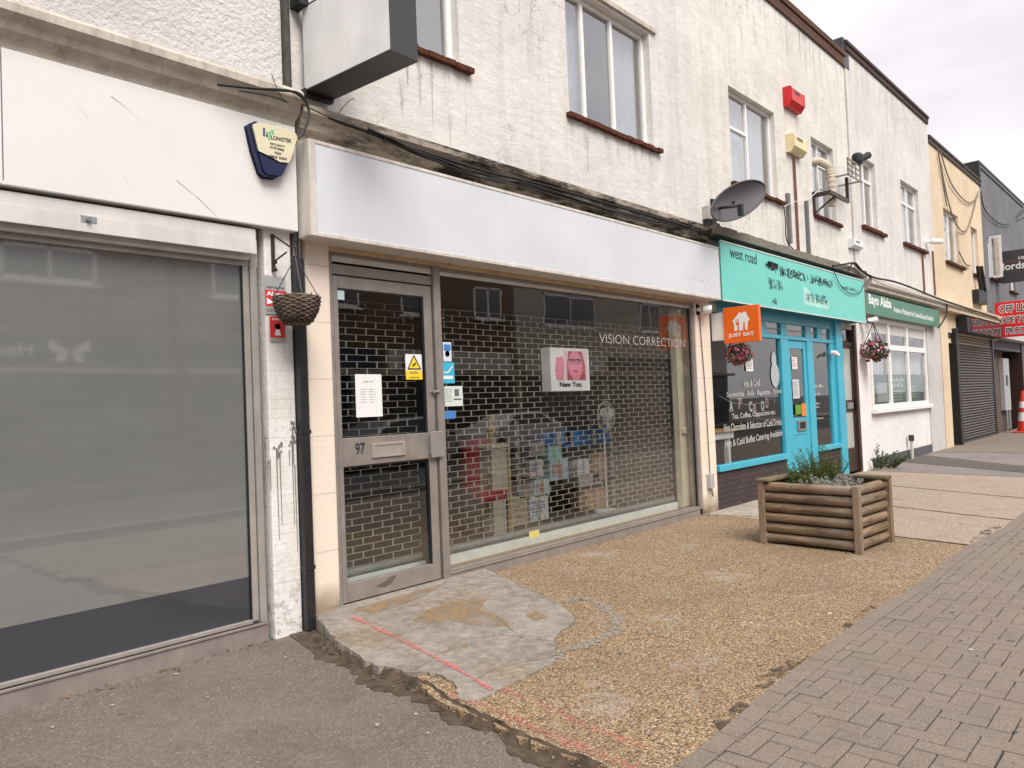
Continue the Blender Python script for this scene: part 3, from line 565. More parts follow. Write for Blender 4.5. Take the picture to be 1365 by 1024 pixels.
# cornices above shops
MB().prism([Vector((3.08,y,z)) for y,z in ((FY,3.86),(4.86,3.83),(4.86,3.77),(4.90,3.73),(4.92,3.66),(4.97,3.62),(4.97,3.55),(FY,3.55))],(6.33,0,0)).build('cornice',msoot,b1)
mmoss=paint('mossy_concrete',(.26,.235,.2),.95,0,.5,25,1,50,.2,.6,(.08,.07,.05))
c2=MB(); n=50
for i in range(n):
    a=9.43+6.2*i/n; b_=9.43+6.2*(i+1)/n; c2.box(a,b_-.001,4.8,FY,3.73,3.85+rnd.uniform(-.012,.012))
c2.build('ledge',mmoss,b2)
cn=MB(); cn.prism([Vector((15.7,y,z)) for y,z in ((FY,3.76),(4.74,3.72),(4.74,3.62),(4.79,3.60),(4.79,3.53),(FY-.02,3.46))],(6.1,0,0)); cn.build('cornice',paint('cornice_brownwhite',(.6,.55,.49),.7,0,.2,5,.4,50,.3,.6,(.2,.16,.12)),b3)
cn=MB(); cn.prism([Vector((21.82,y,z)) for y,z in ((FY,3.76),(4.74,3.72),(4.74,3.62),(4.79,3.60),(4.79,3.5),(FY-.02,3.5))],(7.0,0,0)); cn.build('cornice',paint('cornice_yellow',(.66,.56,.4),.7,0,.2,5,.4,50,.3,.6,(.2,.16,.12)),b4)
# ---------------- main shopfront
px0=3.13; 
t=NT('cream_stone_pilaster'); gg=t.n('ShaderNodeNewGeometry'); sp=t.n('ShaderNodeSeparateXYZ'); t.l(gg.outputs['Position'],sp.inputs[0]); cb=t.n('ShaderNodeCombineXYZ'); cb.inputs[0].default_value=7.; t.l(sp.outputs[2],cb.inputs[1])
bk=t.n('ShaderNodeTexBrick'); bk.inputs['Scale'].default_value=1; bk.inputs['Brick Width'].default_value=40; bk.inputs['Row Height'].default_value=.44; bk.inputs['Mortar Size'].default_value=.0035; t.l(cb.outputs[0],bk.inputs['Vector'])
n=t.noise(2.2,6,None,.65); col=t.mix(t.ramp(n,[(.35,0.),(.7,1.)]),(.82,.69,.57),(.74,.66,.58)); n2=t.noise(2.5,4,t.P((1,1,1),(2,0,0))); col=t.mix(t.ramp(n2,[(.55,0.),(.7,.35)]),col,(.78,.62,.36))
zf=t.n('ShaderNodeMapRange'); zf.inputs[1].default_value=.36; zf.inputs[2].default_value=.12; t.l(t.math('ADD',sp.outputs[2],t.math('MULTIPLY',t.noise(7,5),.25)),zf.inputs[0]); col=t.mix(zf.outputs[0],col,t.mix(t.ramp(t.noise(14,7,None,.75),[(.35,0.),(.65,1.)]),(.42,.33,.23),(.13,.1,.07)))
col=t.mix(t.math('MULTIPLY',bk.outputs['Fac'],.5),col,(.35,.29,.24)); sk=t.noise(45,4,None,.7); col=t.mix(t.ramp(sk,[(.66,0.),(.72,.6)]),col,(.4,.32,.25))
mpilc=t.fin(col,.8,0,t.bump(t.noise(30,5,None,.7),.4,.008,t.bump(bk.outputs['Fac'],.4,-.006)),.3)
MB().box(px0,3.355,4.995,5.3,-.19,2.86).build('pilaster',mpilc,b1,bevel=.02)
MB().prism([Vector((x,y,-.19)) for x,y in ((9.10,5.0),(9.5,5.0),(9.5,5.3),(9.10,5.3))],(0,0,3.05)).build('pilaster',mpilc,b1,bevel=.02)
# header over the front
MB().box(3.1,9.1,5.0,5.08,2.775,2.84).build('header_board',paint('peeling_cream_board',(.6,.45,.3),.7,0,.25,6,.3,60,.3,.5,(.2,.13,.08)),b1,bevel=.004)
df=MB(); y0,y1=5.03,5.12
df.box(3.357,3.40,y0,y1,-.05,2.773); df.box(4.44,4.52,y0-.02,y1,-.06,2.773); df.box(3.40,4.44,y0,y1,2.60,2.68); df.box(3.40,4.44,y0,y1,2.745,2.773)
dfo=df.build('door_frame',malu,b1,bevel=.004)
MB().quad((3.4,5.09,2.68),(4.44,5.09,2.68),(4.44,5.09,2.745),(3.4,5.09,2.745)).build('transom_pane',mblack,dfo)
d=MB(); y0=5.032
d.box(3.403,3.445,y0,5.075,0.0,2.588); d.box(4.335,4.425,y0,5.075,0.0,2.588); d.box(3.445,4.335,y0,5.075,2.49,2.588); d.box(3.445,4.335,y0,5.075,1.065,1.29); d.box(3.445,4.335,y0,5.075,0.0,.145)
dr=d.build('door',malu,b1,bevel=.004)
for a,b_ in ((.145,1.065),(1.29,2.49)): MB().quad((3.445,5.055,a),(4.335,5.055,a),(4.335,5.055,b_),(3.445,5.055,b_)).build('pane',mgl,dr)
gk=MB()
for a,b_ in ((.145,1.065),(1.29,2.49)): gk.box(4.318,4.336,5.036,5.054,a,b_); gk.box(3.444,4.32,5.036,5.054,b_-.012,b_+.001)
gk.build('gasket',mblack,dr)
p0=onY(491,588,5.03); p1=onY(541,613,5.03); lb=MB(); xa,xb,za,zb2=3.715,4.065,1.115,1.235
for bx in ((xa,xb,5.018,5.034,zb2-.022,zb2),(xa,xb,5.018,5.034,za,za+.022),(xa,xa+.035,5.018,5.034,za+.022,zb2-.022),(xb-.035,xb,5.018,5.034,za+.022,zb2-.022)): lb.box(*bx)
lb.box(xa+.035,xb-.035,5.024,5.034,za+.022,zb2-.022); lb.build('letterbox',paint('letterbox_alu',(.42,.38,.35),.4,.3),dr,bevel=.003)
MB().text('97',(3.56,5.031,1.155),(1,0,0),(0,0,1),.095,.092,.015).build('door_number',mblk,dr)
MB().box(4.325,4.47,4.985,5.0,1.07,1.30).box(4.335,4.36,4.99,5.034,1.1,1.27).build('push_plate',paint('push_plate_alu',(.38,.35,.33),.35,.4),dr,bevel=.006)
k=onY(579,522,5.0); MB().tube([(4.395,5.034,k.z),(4.395,5.0,k.z)],.016,12).tube([(4.395,5.005,k.z),(4.455,5.0,k.z)],.011,8).build('lock_cylinder',mgalv,dr)
MB().prism([Vector((3.72,5.029,.075)),Vector((3.8,5.029,.05)),Vector((3.87,5.029,.07)),Vector((3.93,5.029,.125)),Vector((3.86,5.029,.12)),Vector((3.8,5.029,.095))],(0,.0005,0)).build('scuff_mark',paint('scuff',(.12,.1,.09),.6),dr)
# shop window of main shop
sf=MB(); sf.box(4.52,9.10,5.035,5.12,2.735,2.773); sf.box(9.02,9.10,5.02,5.12,-.06,2.735); sf.box(4.52,9.02,5.03,5.12,.035,.055)
swo=sf.build('shop_window',malu,b1,bevel=.003)
MB().quad((4.52,5.06,.055),(9.02,5.06,.055),(9.02,5.06,2.735),(4.52,5.06,2.735)).build('pane',mgl,swo)
sl=MB(); sl.box(4.525,9.08,5.02,5.13,-.12,.033); sl.box(4.525,9.07,5.01,5.04,.018,.034); sl.build('sill',malud,swo,bevel=.003)
MB().box(9.005,9.021,5.05,5.07,.055,2.735).build('gasket',mblack,swo)
# interior
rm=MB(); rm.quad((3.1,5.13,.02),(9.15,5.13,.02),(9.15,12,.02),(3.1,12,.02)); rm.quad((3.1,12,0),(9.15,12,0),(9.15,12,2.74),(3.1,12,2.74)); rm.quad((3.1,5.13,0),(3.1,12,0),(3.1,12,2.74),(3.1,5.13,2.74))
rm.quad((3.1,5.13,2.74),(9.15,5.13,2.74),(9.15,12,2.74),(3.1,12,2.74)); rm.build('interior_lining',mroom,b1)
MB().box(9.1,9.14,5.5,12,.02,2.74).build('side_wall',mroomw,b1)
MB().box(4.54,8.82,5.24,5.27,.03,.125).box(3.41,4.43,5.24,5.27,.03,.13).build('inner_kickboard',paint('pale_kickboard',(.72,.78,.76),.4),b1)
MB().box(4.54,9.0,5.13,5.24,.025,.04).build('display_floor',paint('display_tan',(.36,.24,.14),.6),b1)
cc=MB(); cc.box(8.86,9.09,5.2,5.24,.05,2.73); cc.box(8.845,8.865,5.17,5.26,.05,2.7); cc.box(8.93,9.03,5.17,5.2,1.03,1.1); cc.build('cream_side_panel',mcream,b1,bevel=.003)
gr=MB(); bw=.0042
def grille(xa,xb,off):
    z=.20; k=0
    while z<2.48:
        gr.box(xa,xb,5.3-.003,5.3+.003,z-bw/2,z+bw/2)
        if z<2.42:
            xx=xa+((k%2)*.105+off)%.21
            while xx<xb: gr.box(xx-.0042,xx+.0042,5.294,5.306,z+bw/2,z+.0575-bw/2); xx+=.21
        z+=.0575; k+=1
grille(3.41,4.43,.07); grille(4.56,8.84,.04)
gr.build('security_grille',mgrille,b1)
gb=MB(); gb.tube([(3.41,5.3,.165),(4.43,5.3,.165)],.028,12); gb.tube([(4.55,5.3,.165),(8.83,5.3,.165)],.028,12); gb.box(4.55,8.83,5.29,5.31,.10,.15); gb.box(3.41,4.43,5.29,5.31,.10,.15)
gb.build('grille_bottom_rail',mgalv,b1,smooth=False)
MB().box(4.56,8.83,5.27,5.6,2.4,2.72).build('grille_housing',mdgrey,b1) if False else None
def PX(px,py,Y): return onY(px,py,Y)
tb=MB().text('VISION CORRECTION',onY(798,457,5.066),(1,0,.0),(0,0,1),onY(912,467,5.066).x-onY(798,457,5.066).x,.105,-.01,.0)
for f in tb.v: f.y=5.054
tb.build('window_lettering',flat('etched_white',(.4,.39,.37)),swo)
# notices on door and window (each its own thing)
def sheet(name,x0,y0,x1,y1,Y,mat,label,cat,parts=(),group=None,th=.002):
    a=onY(x0,y0,Y); b_=onY(x1,y1,Y); xa,xb=a.x,b_.x; zt_,zb_=max(a.z,b_.z),min(a.z,b_.z); o=thing(name,((xa+xb)/2,Y,zb_),label,cat,group)
    MB().box(xa,xb,Y-th,Y,zb_,zt_).build('sheet',mat,o)
    for pn,fn,pm in parts: q=MB(); fn(q,xa,xb,zb_,zt_,Y-th-.0012); q.build(pn,pm,o)
    return o
mpaper=flat('paper_white',(.78,.77,.77))
def hours(q,xa,xb,za,zb,y):
    w=xb-xa; h=zb-za; marks(q,(xa+w*.3,y,za+h*.8),(1,0,0),(0,0,1),w*.5,h*.06,1,fill=.6)
    for c in (.18,.5): marks(q,(xa+w*c,y,za+h*.32),(1,0,0),(0,0,1),w*.3,h*.36,6,(.5,.9),.35)
sheet('opening_hours_notice',473,499,510,555,5.03,mpaper,'white paper list of opening hours taped inside the door glass','notice',[('print',hours,flat('grey_print',(.3,.28,.28)))])
def cctv(q,xa,xb,za,zb,y): w=xb-xa;h=zb-za; q.box(xa,xb,y,y+.001,za,za+h*.36); q.prism([Vector((xa+w*.12,y,za+h*.42)),Vector((xa+w*.9,y,za+h*.42)),Vector((xa+w*.5,y,za+h*.95))],(0,.001,0))
def cctv2(q,xa,xb,za,zb,y):
    w=xb-xa;h=zb-za; y-=.002
    for i in range(3):
        pts=[Vector((xa+w*.12,y,za+h*.42)),Vector((xa+w*.9,y,za+h*.42)),Vector((xa+w*.5,y,za+h*.95))]; a,b_=pts[i],pts[(i+1)%3]; n=(b_-a).normalized(); e=Vector((-n.z,0,n.x))*.005; q.quad(a-e,a+e,b_+e,b_-e)
    q.quad(*[Vector((xa+w*p,y,za+h*r)) for p,r in ((.38,.56),(.6,.68),(.64,.62),(.42,.5))]); q.text('CCTV',(xa+w*.25,y,za+h*.22),(1,0,0),(0,0,1),w*.5,h*.09,.02,0)
    q.text('IN OPERATION',(xa+w*.2,y,za+h*.06),(1,0,0),(0,0,1),w*.6,h*.05,.02,0)
sheet('cctv_sticker',540,472,563,506,5.03,mpaper,'yellow and white triangular camera warning sticker on the door','sticker',[('yellow_print',cctv,flat('yellow_print',(.85,.6,.03))),('black_print',cctv2,mblk)])
mbl1=flat('sticker_blue',(.06,.2,.5)); mbl2=flat('sticker_cyan',(.04,.42,.62))
sheet('window_sticker',590,456,602,482,5.045,flat('pale_sticker',(.6,.68,.75)),'narrow pale sticker with dark blue top, highest on the window','sticker',[('print',lambda q,xa,xb,za,zb,y:(q.box(xa+.01,xb-.008,y,y+.001,za+(zb-za)*.55,zb-.02),q.lathe([(.001,0),(.028,.0005)],(0,0,0),12,T=lambda p:Vector(((xa+xb)/2+p.x,y,za+(zb-za)*.4+p.y)))),mbl1)],'stickers on the window')
def swoosh(q,xa,xb,za,zb,y):
    w=xb-xa;h=zb-za; q.quad(*[Vector((xa+w*p,y,za+h*r)) for p,r in ((.12,.2),(.88,.2),(.88,.36),(.12,.36))])
    for p in (((.12,.55),(.45,.55),(.85,.85),(.88,.8),(.5,.48),(.12,.5)),): q.quad(*[Vector((xa+w*a,y,za+h*b)) for a,b in p])
sheet('window_sticker',588,483,606,511,5.045,mbl2,'bright cyan square sticker on the window below the narrow one','sticker',[('print',swoosh,mpaper)],'stickers on the window')
def busy(q,xa,xb,za,zb,y): w=xb-xa;h=zb-za; marks(q,(xa+w*.05,y,za+h*.2),(1,0,0),(0,0,1),w*.42,h*.7,6,fill=.4); q.box(xa+w*.55,xa+w*.8,y,y+.001,za+h*.5,za+h*.85); q.box(xa+w*.5,xa+w*.92,y,y+.001,za+h*.3,za+h*.38)
sheet('window_sticker',592,515,617,541,5.045,flat('mint_paper',(.6,.66,.63)),'pale grey green sticker with small print and a vehicle picture','sticker',[('print',busy,flat('dark_grey_print',(.12,.13,.13)))],'stickers on the window')
sheet('window_sticker',592,548,607,558,5.045,mbl1,'small dark blue rounded sticker lowest on the window edge','sticker',[],'stickers on the window')
sheet('window_sticker',449.5,387,459,400,5.03,flat('faded_blue_paper',(.5,.6,.66)),'small faded blue square sticker at top left of door glass','sticker')
sheet('floor_level_sticker',705,709,719,715,5.045,flat('yellow_label',(.6,.52,.15)),'tiny yellow label on the pale strip at the window foot','sticker')
# frame stickers (worn labels)
# ---------------- interior objects
def boxthing(name,px0,py0,px1,py1,Y,dep,mat,label,cat='box',group='boxes of stock behind the grille',extra=None):
    a=onY(px0,py0,Y); b_=onY(px1,py1,Y); xa,xb=a.x,b_.x; za=min(a.z,b_.z); zb=max(a.z,b_.z); za=max(za,.03)
    o=thing(name,((xa+xb)/2,Y,za),label,cat,group); MB().box(xa,xb,Y,Y+dep,za,zb).build('carton',mat,o,bevel=.004)
    q=MB(); q.box(xa+(xb-xa)*.42,xa+(xb-xa)*.55,Y-.002,Y,za,zb); q.build('tape',mroomw,o)
    if extra: q=MB(); marks(q,(xa+(xb-xa)*.1,Y-.004,za+(zb-za)*.2),(1,0,0),(0,0,1),(xb-xa)*.7,(zb-za)*.6,5); q.build('print',mbl1 if extra==1 else mredp,o)
    return o
mcard=paint('cardboard',(.36,.22,.11),.8); mblubox=paint('blue_box',(.015,.15,.42),.5); mwhbox=paint('white_box',(.7,.71,.72),.6); mmint=paint('mint_box',(.3,.62,.6),.6); mgrybox=paint('grey_box',(.33,.33,.35),.6)
# shelf rack
sh=thing('shelf_rack',(7.9,6.35,.02),'dark metal shelf rack holding stock behind the grille','shelf')
sx0,sx1=onY(690,600,6.3).x,onY(818,600,6.3).x
for z in (.42,.78,1.12): MB().box(sx0,sx1,6.3,6.7,z-.03,z).build('shelf',mdgrey,sh)
for xx in (sx0,sx1-.04):
    for yy in (6.3,6.66): MB().box(xx,xx+.04,yy,yy+.04,.02,1.3).build('post',mgrille,sh)
for a in ((725,577,765,592,mblubox,'long blue carton on the top shelf'),(752,576,772,594,paint('bright_blue_box',(.02,.25,.7),.5),'bright blue carton in the middle of top shelf'),(772,575,812,590,mblubox,'long blue carton at the right of top shelf'),
  (730,594,749,612,mmint,'mint green carton on the second shelf'),(733,614,758,638,paint('pale_blue_box',(.45,.62,.66),.6),'pale blue printed carton on the middle shelf'),(770,613,786,634,mwhbox,'white carton with small print on middle shelf'),(706,614,724,634,mwhbox,'small white carton at left of middle shelf'),(706,591,728,606,mgrybox,'flat grey carton at left of second shelf'),
  (789,604,810,640,mcard,'brown cardboard carton at the right of rack'),(772,633,802,645,mgrybox,'grey tray on the lower shelf'),(712,641,733,660,paint('pale_aqua_box',(.55,.72,.75),.6),'pale aqua picture carton low on the rack'),(691,648,712,662,mgrybox,'grey flat carton beside the aqua one'),
  (706,662,732,694,mwhbox,'tall white carton standing on the shop floor'),(783,656,812,682,mcard,'open brown carton on the floor under rack'),(680,664,704,698,paint('beige_carton',(.5,.43,.32),.7),'beige carton on the floor left of white one')):
    boxthing('carton',a[0],a[1],a[2],a[3],6.25,.3,a[4],a[5],extra=1 if a[4] in (mwhbox,) else (2 if 'pale' in a[5] else None))
# red chair and beige cover
rc=thing('red_chair',(5.5,6.3,.02),'red upholstered chair behind the left part of the grille','chair')
mrc=paint('red_fabric',(.3,.02,.03),.8); a=onY(622,585,6.2); b_=onY(660,660,6.2)
q=MB(); n=8
for i in range(n): 
    x0=a.x+(b_.x-a.x)*i/n; x1=a.x+(b_.x-a.x)*(i+1)/n; c=abs(i-3.5)/4; q.box(x0,x1,6.2+.05*c*c,6.28+.05*c*c,.55,a.z-.05*c*c)
q.build('backrest',mrc,rc,bevel=.01); MB().box(a.x-.02,b_.x,5.98,6.2,.42,.54).build('seat',mrc,rc,bevel=.03)
for xx in (a.x,b_.x-.03):
    for yy in (6.0,6.2): MB().box(xx,xx+.03,yy,yy+.03,.02,.42).build('leg',mdgrey,rc)
ct=thing('shop_counter',(6,6.0,.02),'beige counter end standing behind the grille','counter')
a=onY(655,598,6.0); b_=onY(680,700,6.0); MB().box(a.x,b_.x,6.0,6.5,.02,a.z).build('carcass',paint('beige_laminate',(.45,.41,.34),.6),ct,bevel=.01); MB().box(a.x-.02,b_.x+.02,5.97,6.53,a.z,a.z+.04).build('worktop',mcream,ct,bevel=.01); MB().box(b_.x,b_.x+.02,5.98,6.0,.02,a.z).build('edge_trim',paint('yellow_trim',(.55,.42,.15),.6),ct)
yp=onY(655,560,6.6); MB().box(yp.x-.03,yp.x+.03,6.6,6.64,.02,1.4).build('tall_measure',paint('yellow_plastic',(.7,.48,.03),.5),label='narrow yellow upright board standing behind the grille',cat='board')
# fan
fo=onY(808,555,5.95); fan=thing('pedestal_fan',(fo.x,5.95,.02),'white pedestal fan standing behind the grille','fan')
fw=MB(); mfan=paint('fan_white',(.66,.68,.7),.4)
FR=.2; tilt=lambda p:Vector((p.x,p.z,p.y))
for k in range(30):
    a=2*math.pi*k/30; pts=[]
    for s_ in range(7): r=FR*s_/6; pts.append(Vector((fo.x+math.cos(a)*r,fo.y-.07*math.cos(s_/6*math.pi/2),fo.z+math.sin(a)*r)))
    fw.tube(pts,.002,4,False)
for r in (FR,FR*.6,FR*.97): fw.tube([Vector((fo.x+math.cos(t_)*r,fo.y-.07*math.cos(r/FR*math.pi/2),fo.z+math.sin(t_)*r)) for t_ in [i*math.pi/16 for i in range(33)]],.004,5,False)
fw.build('guard',mfan,fan)
fb=MB()
for k in range(3):
    a=2*math.pi*k/3+.5; P=[]
    for s_ in range(10): t_=2*math.pi*s_/10; P.append((.1+.075*math.cos(t_),.055*math.sin(t_)))
    fb.add([Vector((fo.x+math.cos(a)*u_-math.sin(a)*v_,fo.y-.02+v_*.3,fo.z+math.sin(a)*u_+math.cos(a)*v_)) for u_,v_ in P],[tuple(range(10))])
fb.build('blades',paint('blade_white',(.8,.82,.84),.3),fan)
MB().tube([(fo.x,fo.y+.12,fo.z),(fo.x,fo.y-.02,fo.z)],.05,14).build('motor',mfan,fan); MB().tube([(fo.x,fo.y+.05,.04),(fo.x,fo.y+.05,fo.z)],.014,10).build('pole',mfan,fan); MB().lathe([(.18,0),(.17,.02),(.03,.04)],(fo.x,fo.y+.05,.022),20).build('base',mfan,fan)
# light box sign New You
a=onY(733,463,5.15); b_=onY(787,521,5.15); xa,xb,za,zb=a.x,b_.x,b_.z,a.z; nb=thing('light_box_sign',((xa+xb)/2,5.15,za),'small white light box sign with a pink portrait reading New You','sign')
MB().box(xa,xb,5.15,5.285,za,zb).build('case',paint('lightbox_white',(.8,.8,.82),.4),nb,bevel=.006)
W=xb-xa;H=zb-za
def ell(q,cx,cz,rx,rz,y,n=24,a0=0,a1=2*math.pi): q.add([Vector((xa+W*(cx+rx*math.cos(a0+(a1-a0)*i/n)),y,za+H*(cz+rz*math.sin(a0+(a1-a0)*i/n)))) for i in range(n+(a1-a0<6))],[tuple(range(n+(a1-a0<6)))])
q=MB(); q.quad(*[Vector((xa+W*p,5.148,za+H*r)) for p,r in ((.34,.26),(.93,.26),(.93,.93),(.34,.93))]); q.build('poster_pale',flat('pale_pink',(.8,.55,.62)),nb)
q=MB(); q.quad(*[Vector((xa+W*p,5.147,za+H*r)) for p,r in ((.4,.26),(.88,.26),(.88,.6),(.8,.93),(.45,.93),(.4,.6))]); q.build('hair',flat('auburn_print',(.4,.09,.12)),nb)
q=MB(); ell(q,.62,.6,.19,.33,5.146); q.quad(*[Vector((xa+W*p,5.1465,za+H*r)) for p,r in ((.55,.26),(.72,.26),(.72,.4),(.55,.4))])
q.quad(*[Vector((xa+W*p,5.146,za+H*r)) for p,r in ((.14,.26),(.3,.26),(.34,.62),(.3,.8),(.15,.78),(.1,.5))]); q.build('face',flat('pink_skin_print',(.75,.25,.36)),nb)
q=MB()
for cx in (.53,.7):
    for i in range(20):
        t0,t1=2*math.pi*i/20,2*math.pi*(i+1)/20; q.quad(*[Vector((xa+W*(cx+r*math.cos(t_)),5.1445,za+H*(.7+r*.8*math.sin(t_)))) for r,t_ in ((.072,t0),(.072,t1),(.06,t1),(.06,t0))])
q.quad(*[Vector((xa+W*p,5.1445,za+H*r)) for p,r in ((.44,.72),(.78,.72),(.78,.74),(.44,.74))]); ell(q,.53,.7,.02,.018,5.1445,10); ell(q,.7,.7,.02,.018,5.1445,10)
q.text('New You',(xa+W*.2,5.148,za+H*.1),(1,0,0),(0,0,1),W*.56,H*.12,.03,.002); q.build('print',mblk,nb)
q=MB(); ell(q,.62,.47,.06,.02,5.1445,16); q.build('lips',flat('lip_print',(.5,.06,.12)),nb)
# ================================================================== SIGN BOXES
SY=4.78
sL=onY(414.5,315,SY).x; sR=onY(960.8,399.6,SY).x; sz0=onY(700,359,SY).z; sz1=onY(690,258.5,SY).z
ws=thing('shop_sign',((sL+sR)/2,SY,sz0),'long blank white box sign over the shuttered shop','sign','fascia signs of the parade')
q=MB(); q.box(sL,sR,SY+.004,SY+.24,sz0,sz1); q.build('case',mframeW,ws,bevel=.012)
q=MB(); q.box(sL,sL+.06,SY-.008,SY+.01,sz0,sz1); q.box(sL+.06,sR,SY-.008,SY+.01,sz0,sz0+.035); q.box(sL+.06,sR,SY-.008,SY+.01,sz1-.03,sz1); q.box(sR-.012,sR,SY-.008,SY+.01,sz0+.035,sz1-.03); q.build('frame',mframeW,ws,bevel=.006)
q=MB(); q.box(sL+.06,sR-.012,SY-.002,SY+.003,sz0+.035,sz1-.03); q.build('panel',mfascia2,ws)
q=MB(); a=onY(900,373,SY-.003); 
for i in range(16): c=onY(915+i*2.6,367.5+i*.95+rnd.uniform(-2,2),SY-.004); r=rnd.uniform(.004,.014); q.prism([c+Vector((math.cos(x)*r,0,math.sin(x)*r*.8)) for x in [j*1.05+rnd.uniform(-.3,.3) for j in range(6)]],(0,.0006*(i%3)+.0002,0))
q.build('peeling_marks',paint('mark_grey',(.3,.3,.31),.7),ws)
tL=onY(962.3,399,SY).x; tR=onY(1152.5,431,SY).x; 
ts=thing('shop_sign',((tL+tR)/2,SY,sz0),'turquoise fascia sign with scraped black lettering over the cafe','sign','fascia signs of the parade')
q=MB(); q.box(tL,tR,SY+.006,FY-.02,sz0+.01,sz1+.04); q.build('case',mdkblue,ts); tz1=onY(1000,329,SY).z
q=MB(); q.box(tL,tR,SY-.012,SY+.004,sz0,sz1+.1); q.build('panel',mturq,ts)
q=MB(); q.box(tL,tR+.01,SY-.02,SY-.013,sz0-.006,sz0+.012); q.box(tR,tR+.02,SY-.02,SY+.1,sz0,sz1+.1); q.box(tL,tR+.01,SY-.02,SY-.013,sz1+.085,sz1+.105); q.build('trim',paint('pale_trim',(.6,.66,.62),.5),ts)
q=MB(); YT=SY-.0135
def ptxt(q,s_,p0,p1,h,Y,off=0,**k): a=onY(*p0,Y); b_=onY(*p1,Y); d_=b_-a; q.text(s_,a,d_,(0,0,1),d_.length,h,off,0,**k)
ptxt(q,'west road',(973,343),(1009,353),.16,YT,.01); q.build('lettering',mblk,ts); q=MB()
a=onY(1023,356,YT); b_=onY(1107,379,YT)
def scrawl(q,x0,x1,z0,z1,n,w,seed):
    r=random.Random(seed)
    for i in range(n):
        cx=r.uniform(x0,x1); h=(z1-z0); p=[Vector((cx+r.uniform(-.09,.09),YT-.0002*(i%5),r.uniform(z0,z1))) for _ in range(3)]
        for j in range(2):
            d_=(p[j+1]-p[j]); 
            if d_.length<.02: continue
            n_=d_.normalized(); e=Vector((-n_.z,0,n_.x))*w*r.uniform(.5,1.3); q.quad(p[j]-e,p[j]+e,p[j+1]+e*.6,p[j+1]-e*.6)
ca=onY(1023,353,YT); cb_=onY(1030,357,YT)
xs0,xs1=onY(1023,350,YT).x,onY(1108,380,YT).x; zc=onY(1065,367,YT).z
scrawl(q,xs0,xs0+.35,zc-.02,zc+.1,26,.02,1)
scrawl(q,xs0+.3,xs0+.55*(xs1-xs0),zc-.09,zc+.08,46,.009,2); scrawl(q,xs0+.6*(xs1-xs0),xs1,zc-.09,zc+.07,44,.008,3)
q.build('scraped_lettering',mblk,ts)
q=MB(); x0=onY(1025,380,YT).x; z0=onY(1035,380,YT).z; scrawl(q,x0,x0+.5,z0-.09,z0+.09,34,.004,4); scrawl(q,x0+.15,x0+.22,z0-.3,z0-.2,6,.012,9)
q.build('faded_emblem',paint('faded_black',(.06,.13,.12),.7),ts); q=MB(); marks(q,onY(1122,387,YT),(1,0,-.0),(0,0,1),.95,.13,1,(.5,1.2),.5); q.build('small_lettering',paint('faded_black',(.06,.13,.12),.7),ts); q=MB()
x0=onY(1072,400,YT).x; x1=onY(1105,405,YT).x; z0=onY(1088,396,YT).z; scrawl(q,x0+.1,x1-.1,z0-.12,z0+.06,50,.006,5)
q.build('faded_marks',paint('faded_black',(.06,.13,.12),.7),ts)
q=MB(); q.quad(Vector((x0,YT+.0008,z0-.16)),Vector((x1,YT+.0008,z0-.18)),Vector((x1,YT+.0008,z0-.02)),Vector((x0+.5,YT+.0008,z0-.06)),Vector((x0+.15,YT+.0008,z0+.12)),Vector((x0,YT+.0008,z0+.14))); q.build('label_residue',paint('residue',(.42,.74,.66),.7),ts)
# green sign
gY=4.84; a=onY(1157.6,391,gY); b_=onY(1251.5,414,gY); c=onY(1157.6,416.3,gY)
gx0=onY(1153,391,gY).x; gx1=b_.x; gz0=onY(1250.8,435.7,gY).z; gz1=(a.z+b_.z)/2
gs=thing('shop_sign',((gx0+gx1)/2,gY,gz0),'dark green fascia sign with white lettering over the white framed window','sign','fascia signs of the parade')
MB().box(gx0,gx1,gY,gY+.06,gz0,gz1).build('panel',mgreen,gs); MB().box(gx0,gx1-.3,gY+.065,FY-.03,gz0+.02,gz0+.05).build('soffit',mframeW,gs)
q=MB(); ptxt(q,'Bayo Alaba',(1158.5,409),(1188.7,415.5),.27,gY-.002,.03); ptxt(q,'Member of Parliament for Southend East and Rochford',(1191.5,416),(1244.5,428.5),.12,gY-.002,.025); q.build('lettering',mwhite,gs)
# black projecting sign
Pn=Vector((3.2484,4.00657,0)); Pf=Vector((3.5072,4.01537,0)); Pb=Vector((3.1744,4.98,0)); zb=3.979; zt2=4.60
dirv=(Pn-Pb); th=Pf-Pn
bs=thing('projecting_sign',(3.3,4.5,zb),'blank white projecting box sign with black edges high at the left','sign')
def pb(p,z): return Vector((p.x,p.y,z))
nrm=Vector((-dirv.y,dirv.x,0)).normalized(); 
q=MB(); TH=.245; ex=Vector((1,.03,0)).normalized()
q.prism([pb(Pb,zb),pb(Pn,zb),pb(Pn+ex*TH,zb),pb(Pb+ex*TH,zb)],(0,0,.66)); q.build('case',mdgrey,bs,bevel=.004)
q=MB(); o=ex*-.004; q.prism([pb(Pb+o,zb+.012),pb(Pn+o+(Pb-Pn)*.012,zb+.012),pb(Pn+o+(Pb-Pn)*.012,zb+.645),pb(Pb+o,zb+.645)],ex*.003); q.build('face_panel',paint('translucent_white',(.74,.74,.74),.4,0,.12,3,.05,60,.5,.3,(.55,.54,.52)),bs)
MB().box(3.16,3.42,4.96,FY-.02,zb-.03,zb+.02).build('bracket',mblack,bs); MB().box(3.10,3.18,4.9,FY-.0,4.62,4.7).build('bracket',mblack,bs)
